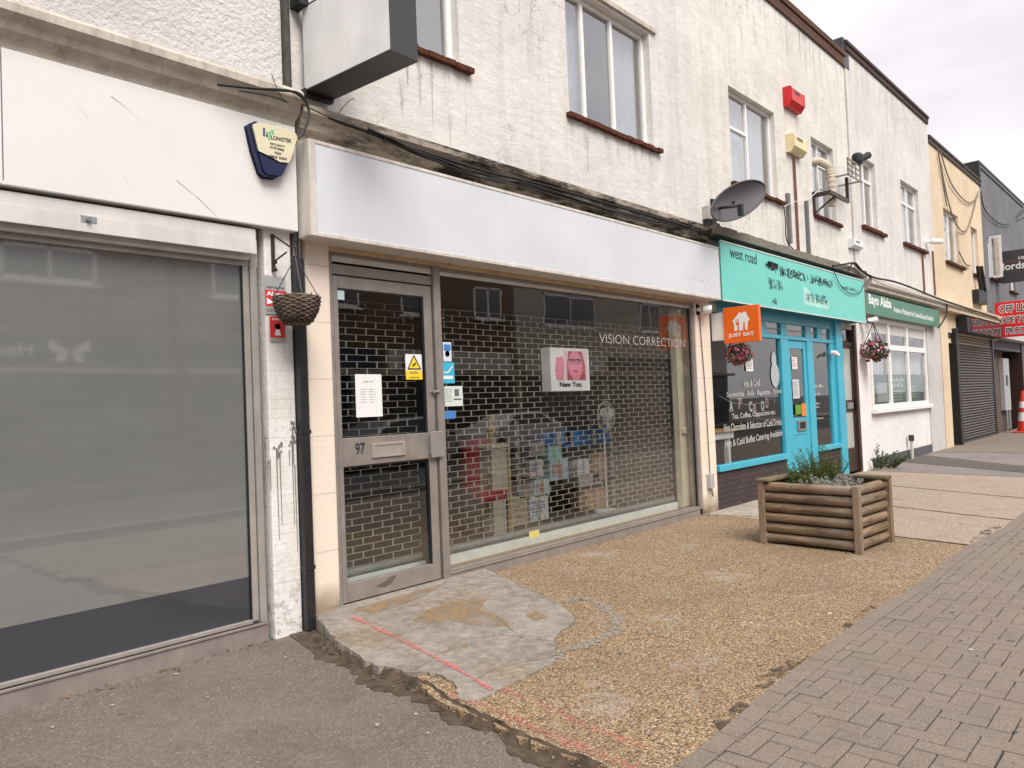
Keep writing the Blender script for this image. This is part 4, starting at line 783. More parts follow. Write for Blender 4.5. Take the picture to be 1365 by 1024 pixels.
# just eat sign
je=thing('projecting_sign',(9.5,4.55,2.2),'small square orange projecting sign with a white house emblem','sign')
X=9.5; A=onX(963.5,411,X); Bq=onX(1010.5,405.5,X); Cq=onX(965.6,458.6,X); Dq=onX(1012.5,454.3,X)
z1=(A.z+Bq.z)/2; z0=(Cq.z+Dq.z)/2; ya=(A.y+Cq.y)/2; yb=(Bq.y+Dq.y)/2
MB().box(X,X+.07,yb,ya,z0,z1).build('light_box',morange,je,bevel=.004)
wz1=onX(950,418,X+.02).z; wz0_=onX(948,455,X+.02).z
MB().box(X+.02,X+.12,ya,4.995,wz0_,wz1).build('wall_box',paint('white_box_paint',(.75,.73,.72),.5),je,bevel=.004)
q=MB(); Wd=ya-yb; Hh=z1-z0; F2=lambda u_,v_,d=.0015:Vector((X-d,ya-Wd*u_,z0+Hh*v_))
q.quad(*[F2(u_,v_) for u_,v_ in ((.25,.6),(.48,.84),(.55,.8),(.6,.84),(.66,.82),(.69,.72),(.76,.6),(.72,.57),(.70,.58),(.68,.33),(.62,.33),(.60,.62),(.57,.5),(.56,.42),(.55,.33),(.44,.33),(.44,.56),(.40,.42),(.39,.33),(.31,.33),(.30,.57))])
q.text('JUST EAT',F2(.13,.14),(0,-1,0),(0,0,1),Wd*.73,Hh*.13,.035,.0015)
q.build('emblem',mwhite,je); q=MB()
for k in range(4): q.quad(*[F2(.355+.03*k+a_,b_,.0022) for a_,b_ in ((0,.55),(.012,.55),(.012,.66),(0,.66))])
q.quad(*[F2(a_,b_,.0022) for a_,b_ in ((.36,.48),(.45,.48),(.455,.56),(.355,.56))]); q.build('fork_cutout',morange,je)
# ================================================================== CAFE FRONT (part of b2)
cf=MB(); yf=5.03; pa=lambda x0,x1,z0,z1,y=yf:cf.box(x0,x1,y,y+.07,z0,z1)
zT=2.86
pa(14.28,14.6,-.07,zT,4.985); pa(9.8,14.28,2.40,2.46,yf-.01); pa(9.8,14.28,2.66,zT,yf+.002)
for a,b_ in ((11.17,11.38),(11.93,12.16),(12.95,13.17),(13.48,13.7),(14.1,14.279)): pa(a,b_,2.461,2.659)
pa(11.88,12.17,.0,2.399,yf-.012); pa(12.96,13.22,.0,2.399,yf-.012); pa(14.06,14.279,.5,2.399)
fo_=cf.build('front_frame',mblue,b2,bevel=.006)
cf=MB(); cf.box(9.55,11.9,4.98,5.1,.46,.545); cf.box(13.2,14.28,4.98,5.1,.48,.56); cf.build('sill',mblue,b2,bevel=.006)
MB().box(9.5,11.9,5.02,5.12,-.15,.458).build('stall_riser',mbrickpur,b2); MB().box(13.2,14.28,5.02,5.12,-.15,.478).build('stall_riser',mbrickpur,b2)
q=MB(); q.quad((9.5,5.065,.54),(11.9,5.065,.54),(11.9,5.065,2.42),(9.5,5.065,2.42)); q.quad((13.2,5.065,.55),(14.1,5.065,.55),(14.1,5.065,2.42),(13.2,5.065,2.42)); q.quad((9.5,5.065,2.44),(14.2,5.065,2.44),(14.2,5.065,2.7),(9.5,5.065,2.7)); q.build('pane',mgl,fo_)
q=MB(); [q.box(a,b_,5.045,5.06,2.555,2.565) for a,b_ in ((9.6,11.17),(11.38,11.93),(12.16,12.95),(13.17,13.48),(13.7,14.1))]; q.build('glazing_bars',mgalv,fo_)
cd=MB(); x0,x1=12.172,12.958; cd.box(x0,x0+.1,5.04,5.09,.0,2.39); cd.box(x1-.12,x1,5.04,5.09,.0,2.39); cd.box(x0+.1,x1-.12,5.04,5.09,2.26,2.39); cd.box(x0+.1,x1-.12,5.045,5.085,.0,1.1); cd.box(x0+.09,x1-.11,5.035,5.05,.82,.84)
cdo=cd.build('door',mblue,b2,bevel=.005); MB().quad((x0+.1,5.06,1.1),(x1-.12,5.06,1.1),(x1-.12,5.06,2.26),(x0+.1,5.06,2.26)).build('pane',mgl,cdo)
q=MB(); [q.box(*z_) for z_ in ((12.42,12.78,5.02,5.04,1.02,1.05),(12.42,12.78,5.02,5.04,.88,.91),(12.42,12.47,5.02,5.04,.91,1.02),(12.73,12.78,5.02,5.04,.91,1.02))]; q.build('letterbox',mgalv,cdo); MB().box(12.47,12.73,5.03,5.043,.91,1.02).build('letter_slot',mblack,cdo)
# cafe interior
q=MB(); q.quad((9.5,5.13,.0),(15.6,5.13,.0),(15.6,11,.0),(9.5,11,.0)); q.quad((9.5,8,0),(15.6,8,0),(15.6,8,2.74),(9.5,8,2.74)); q.quad((15.6,5.13,0),(15.6,11,0),(15.6,11,2.74),(15.6,5.13,2.74)); q.quad((9.5,5.13,2.74),(15.6,5.13,2.74),(15.6,11,2.74),(9.5,11,2.74)); q.build('interior_lining',paint('cafe_dim_red',(.11,.06,.045),.9),b2)
tbx=thing('cafe_table',(10.0,5.4,.0),'white cafe table with wooden top behind the lettered window','table')
MB().box(9.6,10.55,5.2,5.75,.98,1.02).build('tabletop',paint('pine_top',(.5,.3,.13),.5),tbx,bevel=.005)
for xx in (9.65,10.35): MB().box(xx,xx+.07,5.25,5.32,.0,.98).build('leg',mupvc,tbx)
MB().box(9.63,10.5,5.23,5.26,.88,.98).build('apron',mupvc,tbx)
mwt=flat('window_white_vinyl',(.5,.49,.48))
q=MB(); YG=5.055
for s_,p0,p1,h in (('Hot & Cold',(992,517),(1013,514),.11),('Sandwiches - Rolls - Baguettes - Paninis',(969,532),(1042,526),.1),('Tea, Coffee, Cappuccino etc.',(976,561),(1034,554),.1),('Hot Chocolate & Selection of Cold Drinks',(965.5,576),(1042,566.5),.11),('Hot & Cold Buffet Catering Available',(967,600),(1043,583),.13)) :
    q=MB(); ptxt(q,s_,p0,p1,h,YG,.012); q.build('lettering_line',mwt,fo_)
for p0,w_,h,rw in (((1083,518),.5,.1,1),((1083,528),.5,.07,1),((1086,545),.3,.12,2),((1086,560),.5,.05,1)): q=MB(); a=onY(*p0,YG); marks(q,a,(1,0,0),(0,0,1),w_,h,rw); q.build('lettering_line',mwt,fo_)
q=MB(); c=onY(1032,490,YG)
for dx,dz,rx,rz in ((0,.12,.09,.13),(0.02,-.12,.16,.2)): q.add([Vector((c.x+dx+rx*math.cos(i*.35),YG-.0006*(1+(dz<0)),c.z+dz+rz*math.sin(i*.35))) for i in range(18)],[tuple(range(18))])
q.build('spoon_decal',paint('pale_grey_decal',(.42,.46,.48),.7),fo_)
# bunting letters
for i,(L,px,py) in enumerate((('A',975,545),('P',987,541),('C',1001,545),('R',1007,548),('O',1017,544),('D',1023,540),('A',1034,534))):
    q=MB(); a=onY(px-2,py+4,5.2); q.text(L,a,(1,0,0),(0,0,1),.11,.16,.03,0); 
    for v_ in q.v[:]: pass
    q2=MB(); q2.v=list(q.v); q2.f=list(q.f); n=len(q.v)
    q2.add([v_+Vector((0,.008,0)) for v_ in q.v],[tuple(reversed(f_)) for f_ in q.f]); q2.build('bunting_letter',paint('bunting_%d'%(i%2),((.75,.72,.72),(.65,.35,.4))[i%2],.7),label='%s cut out letter %s hanging in the cafe window'%(('white','pink')[i%2],L)+(' nearest the door' if i==6 else ''),cat='bunting letter',group='letter bunting in the cafe window')
q=MB(); P=[onY(x_,y_,5.2) for x_,y_ in ((958,527),(975,537),(1000,540),(1020,536),(1045,522))]; q.tube(P,.003,5); q.build('bunting_string',mcurt,label='thin string carrying the letters in the cafe window',cat='string')
sheet('cafe_notice',994,479,1004,495,5.05,mpaper,'white paper notice high in the cafe window','notice',[('print',lambda q,xa,xb,za,zb,y:marks(q,(xa+.03,y,za+.03),(1,0,0),(0,0,1),(xb-xa)*.8,(zb-za)*.8,6),mblk)])
sheet('door_notice',1055,476,1063,492,5.03,mpaper,'white paper notice in the upper blue door glass','notice',[('print',lambda q,xa,xb,za,zb,y:marks(q,(xa+.02,y,za+.03),(1,0,0),(0,0,1),(xb-xa)*.8,(zb-za)*.8,5),mredp)])
sheet('door_notice',1056,506,1066,531,5.03,paint('pale_decal',(.6,.62,.64),.7),'pale printed menu in the middle of the blue door glass','notice',[('print',lambda q,xa,xb,za,zb,y:marks(q,(xa+.02,y,za+.03),(1,0,0),(0,0,1),(xb-xa)*.8,(zb-za)*.8,8),flat('mid_grey_print',(.25,.25,.27)))])
sheet('door_notice',1060,540,1068,552,5.028,flat('lime_sticker',(.12,.3,.03)),'dark green square sticker low in the blue door glass','sticker')
sheet('door_notice',1068,538,1075,554,5.025,flat('orange_sticker',(.7,.22,.04)),'orange sticker beside the green one on the blue door','sticker')
al=onY(1111,471,4.97); q=MB(); q.tube([(al.x,5.0,al.z),(al.x,4.93,al.z)],.05,12); q.tube([(al.x,4.93,al.z+.02),(al.x-.02,4.86,al.z-.06)],.028,10); q.build('security_light',mupvc,label='small white sensor light on the blue pilaster',cat='light')
# brown door
bd=MB(); bd.box(14.61,14.68,5.04,5.12,-.05,2.8); bd.box(15.3,15.42,5.0,5.12,-.05,2.8); bd.box(14.68,15.3,5.04,5.12,2.36,2.46); bd.box(14.68,15.3,5.05,5.1,-.03,.42); bd.box(14.68,15.3,5.05,5.1,1.12,1.34); bd.box(14.68,14.76,5.05,5.1,.42,2.36); bd.box(15.22,15.3,5.05,5.1,.42,2.36)
bdo=bd.build('side_door',mbrown,b2,bevel=.005); q=MB(); q.quad((14.76,5.075,.42),(15.22,5.075,.42),(15.22,5.075,2.36),(14.76,5.075,2.36)); q.build('pane',paint('obscured_glass',(.45,.46,.42),.25),bdo); q=MB(); q.quad((14.68,5.08,2.46),(15.3,5.08,2.46),(15.3,5.08,2.8),(14.68,5.08,2.8)); q.build('fanlight',mgl,bdo)
MB().box(14.83,15.15,5.03,5.05,1.17,1.29).build('letterbox',mgalv,bdo,bevel=.004)
MB().box(15.43,15.98,4.99,5.2,-.15,2.85).build('pilaster',mwhitew,b2,bevel=.02)
# ================================================================== GREEN SHOP (b3)
zsl=1.1
q=MB(); wallface(q,15.99,20.5,-.19,3.5,[(16.2,20.36,1.12,3.02)],FY-.01,.1); q.build('lower_wall',mwhitew,b3)
MB().box(16.0,20.5,FY-.03,FY,-.19,.13).build('plinth',mplinth,b3)
q=MB(); fw=.09; x0,x1,z0,z1=16.2,20.36,1.12,3.02; yq=4.99
q.box(x0,x1,yq,yq+.07,z1-fw,z1); q.box(x0,x1,yq,yq+.07,z0,z0+fw); q.box(x0,x0+fw,yq,yq+.07,z0+fw,z1-fw); q.box(x1-.1,x1,yq,yq+.07,z0+fw,z1-fw)
for mx in (17.47,18.83): q.box(mx-.06,mx+.06,yq-.003,yq+.066,z0+fw,z1-fw)
for a,b_ in ((x0+fw,17.41),(17.53,18.77),(18.89,x1-.1)): q.box(a,b_,yq-.002,yq+.06,2.36,2.48)
bw_=q.build('window',mupvc,b3,bevel=.006); MB().quad((x0,5.03,z0),(x1,5.03,z0),(x1,5.03,z1),(x0,5.03,z1)).build('pane',mgl,bw_)
MB().box(x0-.03,20.5,4.93,5.03,1.03,1.115).build('sill',mupvc,bw_,bevel=.008)
q=MB(); n=80
for i in range(n):
    p=x0+(x1-x0)*i/n; p2=x0+(x1-x0)*(i+1)/n; f=lambda t:5.14+.03*math.sin(t*40)+.02*math.sin(t*17); dz=.0 
    za=1.95+.1*abs(math.sin(p*3.1)); zb_=1.95+.1*abs(math.sin(p2*3.1)); q.quad((p,f(p),za-.2),(p2,f(p2),zb_-.2),(p2,f(p2),2.4),(p,f(p),2.4)); q.quad((p,f(p),2.62+.12*abs(math.sin(p*4))),(p2,f(p2),2.62+.12*abs(math.sin(p2*4))),(p2,f(p2),3.0),(p,f(p),3.0))
q.build('net_curtain',mcurt,bw_,smooth=True)
q=MB(); q.box(x0,x1,5.32,5.34,z0,z1); q.build('inner_screen',paint('dim_green_grey',(.16,.19,.18),.8),b3)
q=MB(); [q.box(a,b_,5.035,5.04,1.2,1.83) for a,b_ in ((16.28,17.41),(17.53,18.77),(18.89,20.27))]; q.build('window_posters',paint('poster_green',(.03,.13,.085),.5),bw_)
q=MB(); q.quad(*[Vector((a,5.0325,b_)) for a,b_ in ((16.62,1.26),(17.3,1.26),(17.3,1.66),(16.62,1.66))]); q.build('poster_map',paint('map_grey',(.4,.44,.43),.7),bw_)
q=MB(); marks(q,(17.6,5.032,1.55),(1,0,0),(0,0,1),1.0,.24,2,(.6,1.),.85); marks(q,(17.6,5.032,1.25),(1,0,0),(0,0,1),1.05,.26,4); marks(q,(18.95,5.032,1.3),(1,0,0),(0,0,1),.6,.3,5); marks(q,(16.3,5.032,1.25),(1,0,0),(0,0,1),.28,.4,3); q.build('poster_print',flat('poster_white',(.55,.6,.57)),bw_)
q=MB(); q.quad(*[Vector((a,5.032,b_)) for a,b_ in ((19.75,1.22),(20.2,1.22),(20.12,1.6),(20.0,1.75),(19.88,1.6))]); q.build('poster_figure',mblk,bw_)
MB().box(20.5,21.72,4.985,5.2,-.19,3.52).build('pilaster',mgreypil,b3,bevel=.01)
sp_=onY(1213,588,4.96); pipe=thing('vent_pipe',(sp_.x,4.93,-.07),'short white waste pipe with dark cap against the white wall','pipe'); MB().tube([(sp_.x,4.93,-.07),(sp_.x,4.93,.34)],.035,10).build('pipe',paint('dirty_white_plastic',(.6,.57,.5),.6),pipe); MB().tube([(sp_.x,4.93,.34),(sp_.x,4.93,.47)],.06,12).build('cap',mdgrey,pipe)
# ================================================================== YELLOW SHOP (b4)
MB().box(21.73,22.45,4.96,5.2,-.19,3.5).build('pilaster',myellow,b4,bevel=.01)
MB().box(22.45,29.2,5.0,5.1,2.98,3.5).build('header',myellow,b4)
q=MB(); q.box(22.46,23.05,5.35,5.45,-.19,3.0); q.build('recessed_door',myellow,b4); MB().box(22.45,23.05,5.0,5.35,2.85,2.98).build('recess_soffit',mblack,b4)
q=MB(); q.box(23.05,23.3,4.9,5.3,-.19,3.1); q.build('shutter_jamb',mblack,b4)
q=MB(); z=-.07; k=0
while z<3.02:
    zz=min(z+.078,3.06); q.prism([Vector((23.3,5.06,z)),Vector((23.3,5.025,z+.012)),Vector((23.3,5.012,z+.038)),Vector((23.3,5.025,z+.064)),Vector((23.3,5.06,z+.076))],(4.95,0,0)); z+=.078
q.build('roller_shutter',paint('shutter_grey',(.1,.088,.085),.45,.35,.2,5,.15,60,.5,.4,(.05,.045,.04)),b4)
MB().box(23.3,28.3,5.0,5.045,-.1,-.0).build('shutter_bottom_bar',mdgrey,b4)
MB().box(28.25,28.36,4.99,5.1,-.1,3.05).build('shutter_guide',mdgrey,b4)
q=MB(); q.box(23.55,28.3,4.72,4.99,3.0,3.42); q.build('shutter_housing',mblack,b4,bevel=.006)
t=NT('glossy_panel'); MB().box(24.0,28.35,4.705,4.718,3.02,3.42).build('gloss_panel',t.fin((.1,.1,.1),.03,.6,None,.8),b4)
MB().box(28.4,31.5,5.3,9,-.19,3.2).build('passage_wall',mbrickpass,b5)
q=MB(); q.box(28.36,45,4.75,9,3.05,3.25); q.build('passage_soffit',paint('soffit_white',(.55,.53,.5),.7),b5)
q=MB(); q.box(31.5,33.5,6.6,6.7,-.19,3.05); q.box(33.5,45,5.0,9,-.19,3.05); q.build('passage_back',mbrown,b5)
dpx=thing('downpipe',(28.9,5.2,-.07),'pale grey downpipe with a black joint beside the roller shutter','pipe'); MB().tube([(28.75,5.2,-.07),(28.75,5.2,2.66)],.06,10).build('pipe',paint('grey_pipe',(.4,.39,.38),.5),dpx); MB().box(28.62,28.98,5.1,5.28,2.05,2.2).build('joint',mblack,dpx); MB().tube([(28.75,5.12,-.06),(28.75,5.12,.5)],.05,10).build('sleeve',paint('yellow_sleeve',(.6,.55,.12),.6),dpx)
mbx=thing('meter_cabinet',(30.2,5.2,.3),'tall narrow pale grey meter cabinet on the passage brick wall','cabinet'); a=onY(1335,476,5.2); b_=onY(1342.5,476,5.2); MB().box(a.x,b_.x,5.16,5.3,.62,2.45).build('door_panel',paint('cabinet_grey',(.4,.4,.4),.5),mbx,bevel=.01); MB().box(a.x+.3,a.x+.6,5.14,5.16,1.5,1.85).build('dial_window',mdgrey,mbx); MB().tube([(a.x+.3,5.2,-.07),(a.x+.3,5.2,.62)],.05,8).tube([(a.x+.8,5.2,-.07),(a.x+.8,5.2,.62)],.05,8).build('conduit',mgalv,mbx)
# cone
cx,cy=29.35,4.62; cn=onZ(1366,577,-.07); cx,cy=cn.x,cn.y
tc=thing('traffic_cone',(cx,cy,-.06),'red and white traffic cone standing at the passage entrance','cone'); mcr=paint('cone_red',(.65,.05,.03),.5); 
MB().box(cx-.3,cx+.3,cy-.3,cy+.3,-.06,-.01).build('base',mcr,tc,bevel=.02)
for z0_,z1_,mm,nn in ((-.01,.32,mcr,'lower_body'),(.32,.6,mwhite,'reflective_band'),(.6,.75,mcr,'upper_body'),(.75,.95,mwhite,'reflective_band'),(.95,1.3,mcr,'tip')):
    rr=lambda z_:.21-.15*(z_+.01)/1.3; MB().lathe([(rr(z0_),z0_),(rr(z1_),z1_)],(cx,cy,0),20).build(nn,mm,tc,smooth=False)
# red off licence sign
X=28.4; a=onX(1325,404,X); b_=onX(1336,450,X); ys=5.0; z1,z0=4.17,3.04
rs=thing('projecting_sign',(X,4.2,z0),'large red projecting sign with bold black and white lettering','sign'); MB().box(X,X+.12,3.3,4.9,z0,z1).build('panel',mred,rs,bevel=.01)
def rt(s_,y0,w,z,h):
    q=MB(); q.text(s_,(X-.002,y0+.02,z-.025),(0,-1,0),(0,0,1),w+.04,h+.05,.075,.001); q2=MB(); q2.text(s_,(X-.006,y0,z),(0,-1,0),(0,0,1),w,h,.012,.001); return q,q2
for s_,y0,w,z,h in (('OFF LICENCE',4.78,1.38,3.83,.24),('VAPE TOBACCO',4.83,1.45,3.49,.2),('PRODUCTS',4.62,1.0,3.14,.2)):
    q,q2=rt(s_,y0,w,z,h); q.build('letter_outline',mwhite,rs); q2.build('lettering',mblk,rs)
X=29.5; ls=thing('projecting_sign',(X,4.2,4.9),'dark grey projecting sign with thin white lowercase lettering','sign'); MB().box(X,X+.15,3.2,4.88,4.9,5.96).build('panel',mdgrey,ls,bevel=.01)
q=MB(); q.text('lords',(X-.002,4.79,5.32),(0,-1,0),(0,0,1),.62,.24,.015,.001); q.text('101',(X-.002,4.34,5.62),(0,-1,0),(0,0,1),.22,.1,.02,.001); q.build('lettering',mwhite,ls); q=MB(); q.quad(*[Vector((X-.002,y_,z_)) for y_,z_ in ((4.79,5.585),(4.36,5.6),(4.36,5.612),(4.79,5.597))]); q.build('underline',mredp,ls)
MB().box(X+.02,X+.1,4.88,FY,5.0,5.1).build('bracket',mblack,ls); MB().box(X+.02,X+.1,4.88,FY,5.7,5.8).build('bracket',mblack,ls)
# ================================================================== FIXTURES
# drainpipe
dpp=thing('drainpipe',(3.05,4.93,-.1),'black square drainpipe between the white pillar and cream pilaster','pipe')
q=MB(); q.box(3.002,3.075,4.905,4.985,-.1,2.66); q.build('pipe',mpipe,dpp,bevel=.008)
q=MB(); 
for z_ in (.35,1.35): q.box(2.998,3.08,4.9,4.99,z_,z_+.03)
q.build('clamp',mpipe,dpp)
q=MB(); q.tube([(3.06,4.95,2.66),(3.07,4.96,2.85),(3.045,4.97,3.1),(3.045,4.97,3.62)],.02,8); q.build('upper_pipe',mpipe,dpp)
gutter=thing('downpipe',(3.03,5.0,3.9),'thin dark pipe in the corner behind the projecting sign','pipe'); q=MB(); q.tube([(3.03,4.985,3.9),(3.03,4.985,7.5)],.03,8); q.build('pipe',paint('old_pipe',(.06,.055,.045),.8,0,.4,20,.6),gutter)
# hanging bracket + basket
hb=thing('hanging_basket',(3.0,4.75,2.0),'empty woven wicker hanging basket on chains by the black drainpipe','basket')
HX,HY=onY(396,412,4.72).x,4.72; hz=onY(396,397,4.72).z; Rb=.158
bk=MB()
for row in range(14):
    tt=row/13; rr=Rb*(1-.62*(1-tt)**2.2) if False else Rb*math.sqrt(max(.0,1-((1-tt)*.86)**2)); z_=hz-.185*(1-tt)
    N=44; pts=[]
    for i in range(N+1):
        a=2*math.pi*i/N; w_=.006*math.sin(a*13+row*math.pi)+rnd.uniform(-.002,.002); pts.append(Vector((HX+(rr+w_)*math.cos(a),HY+(rr+w_)*math.sin(a),z_+rnd.uniform(-.003,.003))))
    bk.tube(pts,.0078,6,False)
for i in range(22):
    a=2*math.pi*i/22; pts=[Vector((HX+r_*math.cos(a),HY+r_*math.sin(a),z_)) for r_,z_ in ((Rb*.45,hz-.19),(Rb*.75,hz-.145),(Rb*.93,hz-.07),(Rb*1.0,hz+.012+rnd.uniform(-.01,.02)))]; bk.tube(pts,.005,5)
bk.lathe([(.01,hz-.192),(Rb*.5,hz-.19)],(HX,HY,0),16)
mwick=wood('wicker',(.15,.11,.085),(.035,.026,.02),0); bk.build('bowl',mwick,hb)
q=MB(); q.lathe([(Rb*.95,hz-.012),(Rb*.5,hz-.008),(.01,hz-.002)],(HX,HY,0),16); 
for i in range(26): a=rnd.uniform(0,6.28); r=Rb*rnd.uniform(.5,1); c=Vector((HX+r*math.cos(a),HY+r*math.sin(a),hz+.004)); q.prism([c+Vector((rnd.uniform(-.02,.02),rnd.uniform(-.02,.02),rnd.uniform(-.004,.012))) for _ in range(4)],(0,0,.004))
q.build('liner',paint('pale_liner',(.5,.5,.48),.9,0,.3,30,.6),hb)
q=MB(); hk=Vector((HX-.0,HY,hz+.29))
for a in (2.6,5.9,4.4): q.tube([Vector((HX+Rb*math.cos(a),HY+Rb*math.sin(a),hz)),hk+Vector((0,0,.0))],.0035,5)
q.tube([hk,hk+Vector((0,0,.05))],.004,5); q.build('chain',mdgrey,hb)
br=thing('wall_bracket',(2.86,4.9,2.4),'rusty black iron bracket holding the wicker basket','bracket')
q=MB(); bx=onY(364,330,4.95).x; bt=onY(362,312,4.95).z; bb=onY(366,362,4.95).z; q.box(bx-.008,bx+.008,4.94,4.968,bb,bt); q.tube([(bx,4.94,bt-.01),(HX-.02,HY+.02,hk.z+.07),(HX,HY,hk.z+.07),(HX+.005,HY,hk.z+.04)],.007,6); q.tube([(bx,4.94,bb+.07),(bx+(HX-bx)*.6,4.94+(HY-4.94)*.6,hk.z+.05)],.006,6)
for z_ in (bb+.01,bb+.065): q.tube([(bx,4.945,z_),(bx+.014,4.93,z_+.004)],.014,8)
q.build('bracket_arm',paint('rusty_black',(.03,.02,.016),.7,0,.4,30,.5),br)
# security signs on pillar
def vs(q,xa,xb,za,zb,y): h=zb-za; q.box(xa+.002,xb-.002,y,y+.001,za+h*.2,za+h*.63)
def vs2(q,xa,xb,za,zb,y): w=xb-xa;h=zb-za; y-=.0015; q.text('Alarm',(xa+w*.07,y,za+h*.48),(1,0,0),(0,0,1),w*.85,h*.11,.03,0); q.quad(*[Vector((xa+w*p,y,za+h*r)) for p,r in ((.08,.25),(.08,.42),(.4,.3))])
def vs3(q,xa,xb,za,zb,y): w=xb-xa;h=zb-za; q.text('verisure',(xa+w*.08,y,za+h*.67),(1,0,0),(0,0,1),w*.84,h*.075,.01,0); marks(q,(xa+w*.1,y,za+h*.05),(1,0,0),(0,0,1),w*.7,h*.1,2)
msil=paint('silver_plate',(.45,.45,.44),.4,.3)
sheet('security_sign',352,367,381.5,420,4.962,msil,'silver and red alarm warning plate on the white pillar','sign',[('red_band',vs,mredp),('white_print',vs2,mwhite),('grey_print',vs3,mdgrey)])
sheet('security_sign',359,421.5,380.5,456,4.962,msil,'smaller red alarm plate with white bell, lower on the pillar','sign',[('red_band',lambda q,xa,xb,za,zb,y:q.box(xa+.001,xb-.001,y,y+.001,za+(zb-za)*.16,zb-.001),mredp),('white_print',lambda q,xa,xb,za,zb,y:(q.lathe([(.001,0),(.022,.0004)],(0,0,0),14,T=lambda p:Vector(((xa+xb)/2+p.x,y-.0015,za+(zb-za)*.6+p.y))),q.quad(*[Vector((xa+(xb-xa)*p,y-.0015,za+(zb-za)*r)) for p,r in ((.3,.25),(.7,.25),(.6,.5),(.4,.5))]),q.text('GUARDED',(xa+(xb-xa)*.15,y-.0015,za+(zb-za)*.85),(1,0,0),(0,0,1),(xb-xa)*.7,(zb-za)*.08,.02,0)),mwhite)])
# alarm boxes
ax=onY(364,200,4.86); a1=thing('alarm_box',(ax.x,4.88,3.2),'cream and navy tapered alarm box on the white fascia','alarm box')
Yc=4.83
def ap(px,py): return onY(px,py,Yc)
cream=[(337,168),(344,165),(370,170),(392,179),(394,184),(385,213),(383,216),(372,215),(358,207),(345,201)]
full=[(336,168),(343,164),(370,169),(392,179),(394,184),(384.5,214),(377,232),(371,235),(357,233),(352,228),(343,200)]
P=[ap(*p) for p in full]; c=sum(P,Vector())/len(P)
MB().prism([c+(p-c)*1.05+Vector((-.012,.06,.0)) for p in P],(0,.01,0)).prism([c+(p-c)*1.04+Vector((-.01,.012,.0)) for p in P],(0,.05,0)).build('back_plate',paint('navy_plastic',(.01,.015,.06),.35),a1,bevel=.006)
MB().prism([ap(*p) for p in [(345,201),(358,207),(372,215),(383.5,216),(377,231),(371,234),(357,232),(352,227)]],(0,.03,0)).build('strobe_cover',paint('navy_lens',(.008,.012,.055),.15),a1,bevel=.004)
MB().prism([ap(*p)+Vector((0,-.012,0)) for p in cream],(0,.03,0)).build('cover',paint('cream_plastic',(.72,.66,.46),.35,0,.08),a1,bevel=.008)
q=MB(); Yk=Yc-.0135
for s_,p0,p1,h in (('LONGTEK',(361.5,186),(389,191),.03),('SECURITY',(360,192.5),(380,197.5),.016),('SYSTEMS',(360,197.5),(379,202),.016),('020',(366,205),(375,207),.018),('8805 5063',(359,210),(382.5,214),.02)): ptxt(q,s_,p0,p1,h,Yk,.03)
q.build('print',mblk,a1)
q=MB(); q2=MB()
for i,(px,py) in enumerate(((352,172),(352,176),(352,180),(356,181),(360,181),(356,177),(360,177),(364,178),(359,185),(363,174.5))):
    c_=onY(px,py,Yk); (q if i<4 else q2).quad(*[c_+Vector((a_,0,b_)) for a_,b_ in ((-.008,-.009),(.008,-.009),(.008,.009),(-.008,.009))])
q.build('logo_navy',flat('navy_print',(.02,.04,.15)),a1); q2.build('logo_green',flat('green_print',(.1,.5,.2)),a1)
def bellbox(px0,py0,px1,py1,Y,mat,label,dep=.1):
    a=onY(px0,py0,Y); b_=onY(px1,py1,Y); x0,x1,z1,z0=a.x,b_.x,max(a.z,b_.z),min(a.z,b_.z); o=thing('alarm_box',((x0+x1)/2,Y,z0),label,'alarm box'); h=z1-z0
    yb_=FY-.005; q=MB(); q.prism([Vector((x0,y_,z_)) for y_,z_ in ((yb_,z0+.0),(yb_-dep*.5,z0),(yb_-dep,z0+h*.28),(yb_-dep,z1-h*.06),(yb_-dep*.8,z1),(yb_,z1))],(x1-x0,0,0)); q.build('cover',mat,o,bevel=.01)
    q=MB()
    for k in range(4): q.box(x0+(x1-x0)*.25,x0+(x1-x0)*.7,yb_-dep-.003,yb_-dep+.01,z1-h*(.16+.05*k),z1-h*(.14+.05*k))
    q.build('vent_slots',mdgrey,o); return o
bellbox(1054,114,1072.5,150,4.9,paint('red_plastic',(.62,.015,.02),.35),'red alarm box high on the cream wall',.14)
bellbox(1057.5,177,1075.5,209,4.9,paint('yellowed_plastic',(.75,.66,.38),.4),'yellowed cream alarm box below the red one',.14)
bellbox(1138,318,1151,333,4.93,paint('white_plastic',(.74,.76,.79),.35),'small white alarm box above the end of turquoise sign',.1)
# satellite dish
dc=onY(985,266,4.45); ds=thing('satellite_dish',(dc.x-.4,FY,4.2),'grey mesh satellite dish on the cream wall','satellite dish')
# dish oriented: normal towards street and left/up
c=onY(985,266,4.5); nrm=Vector((-.25,-.82,.5)).normalized(); 
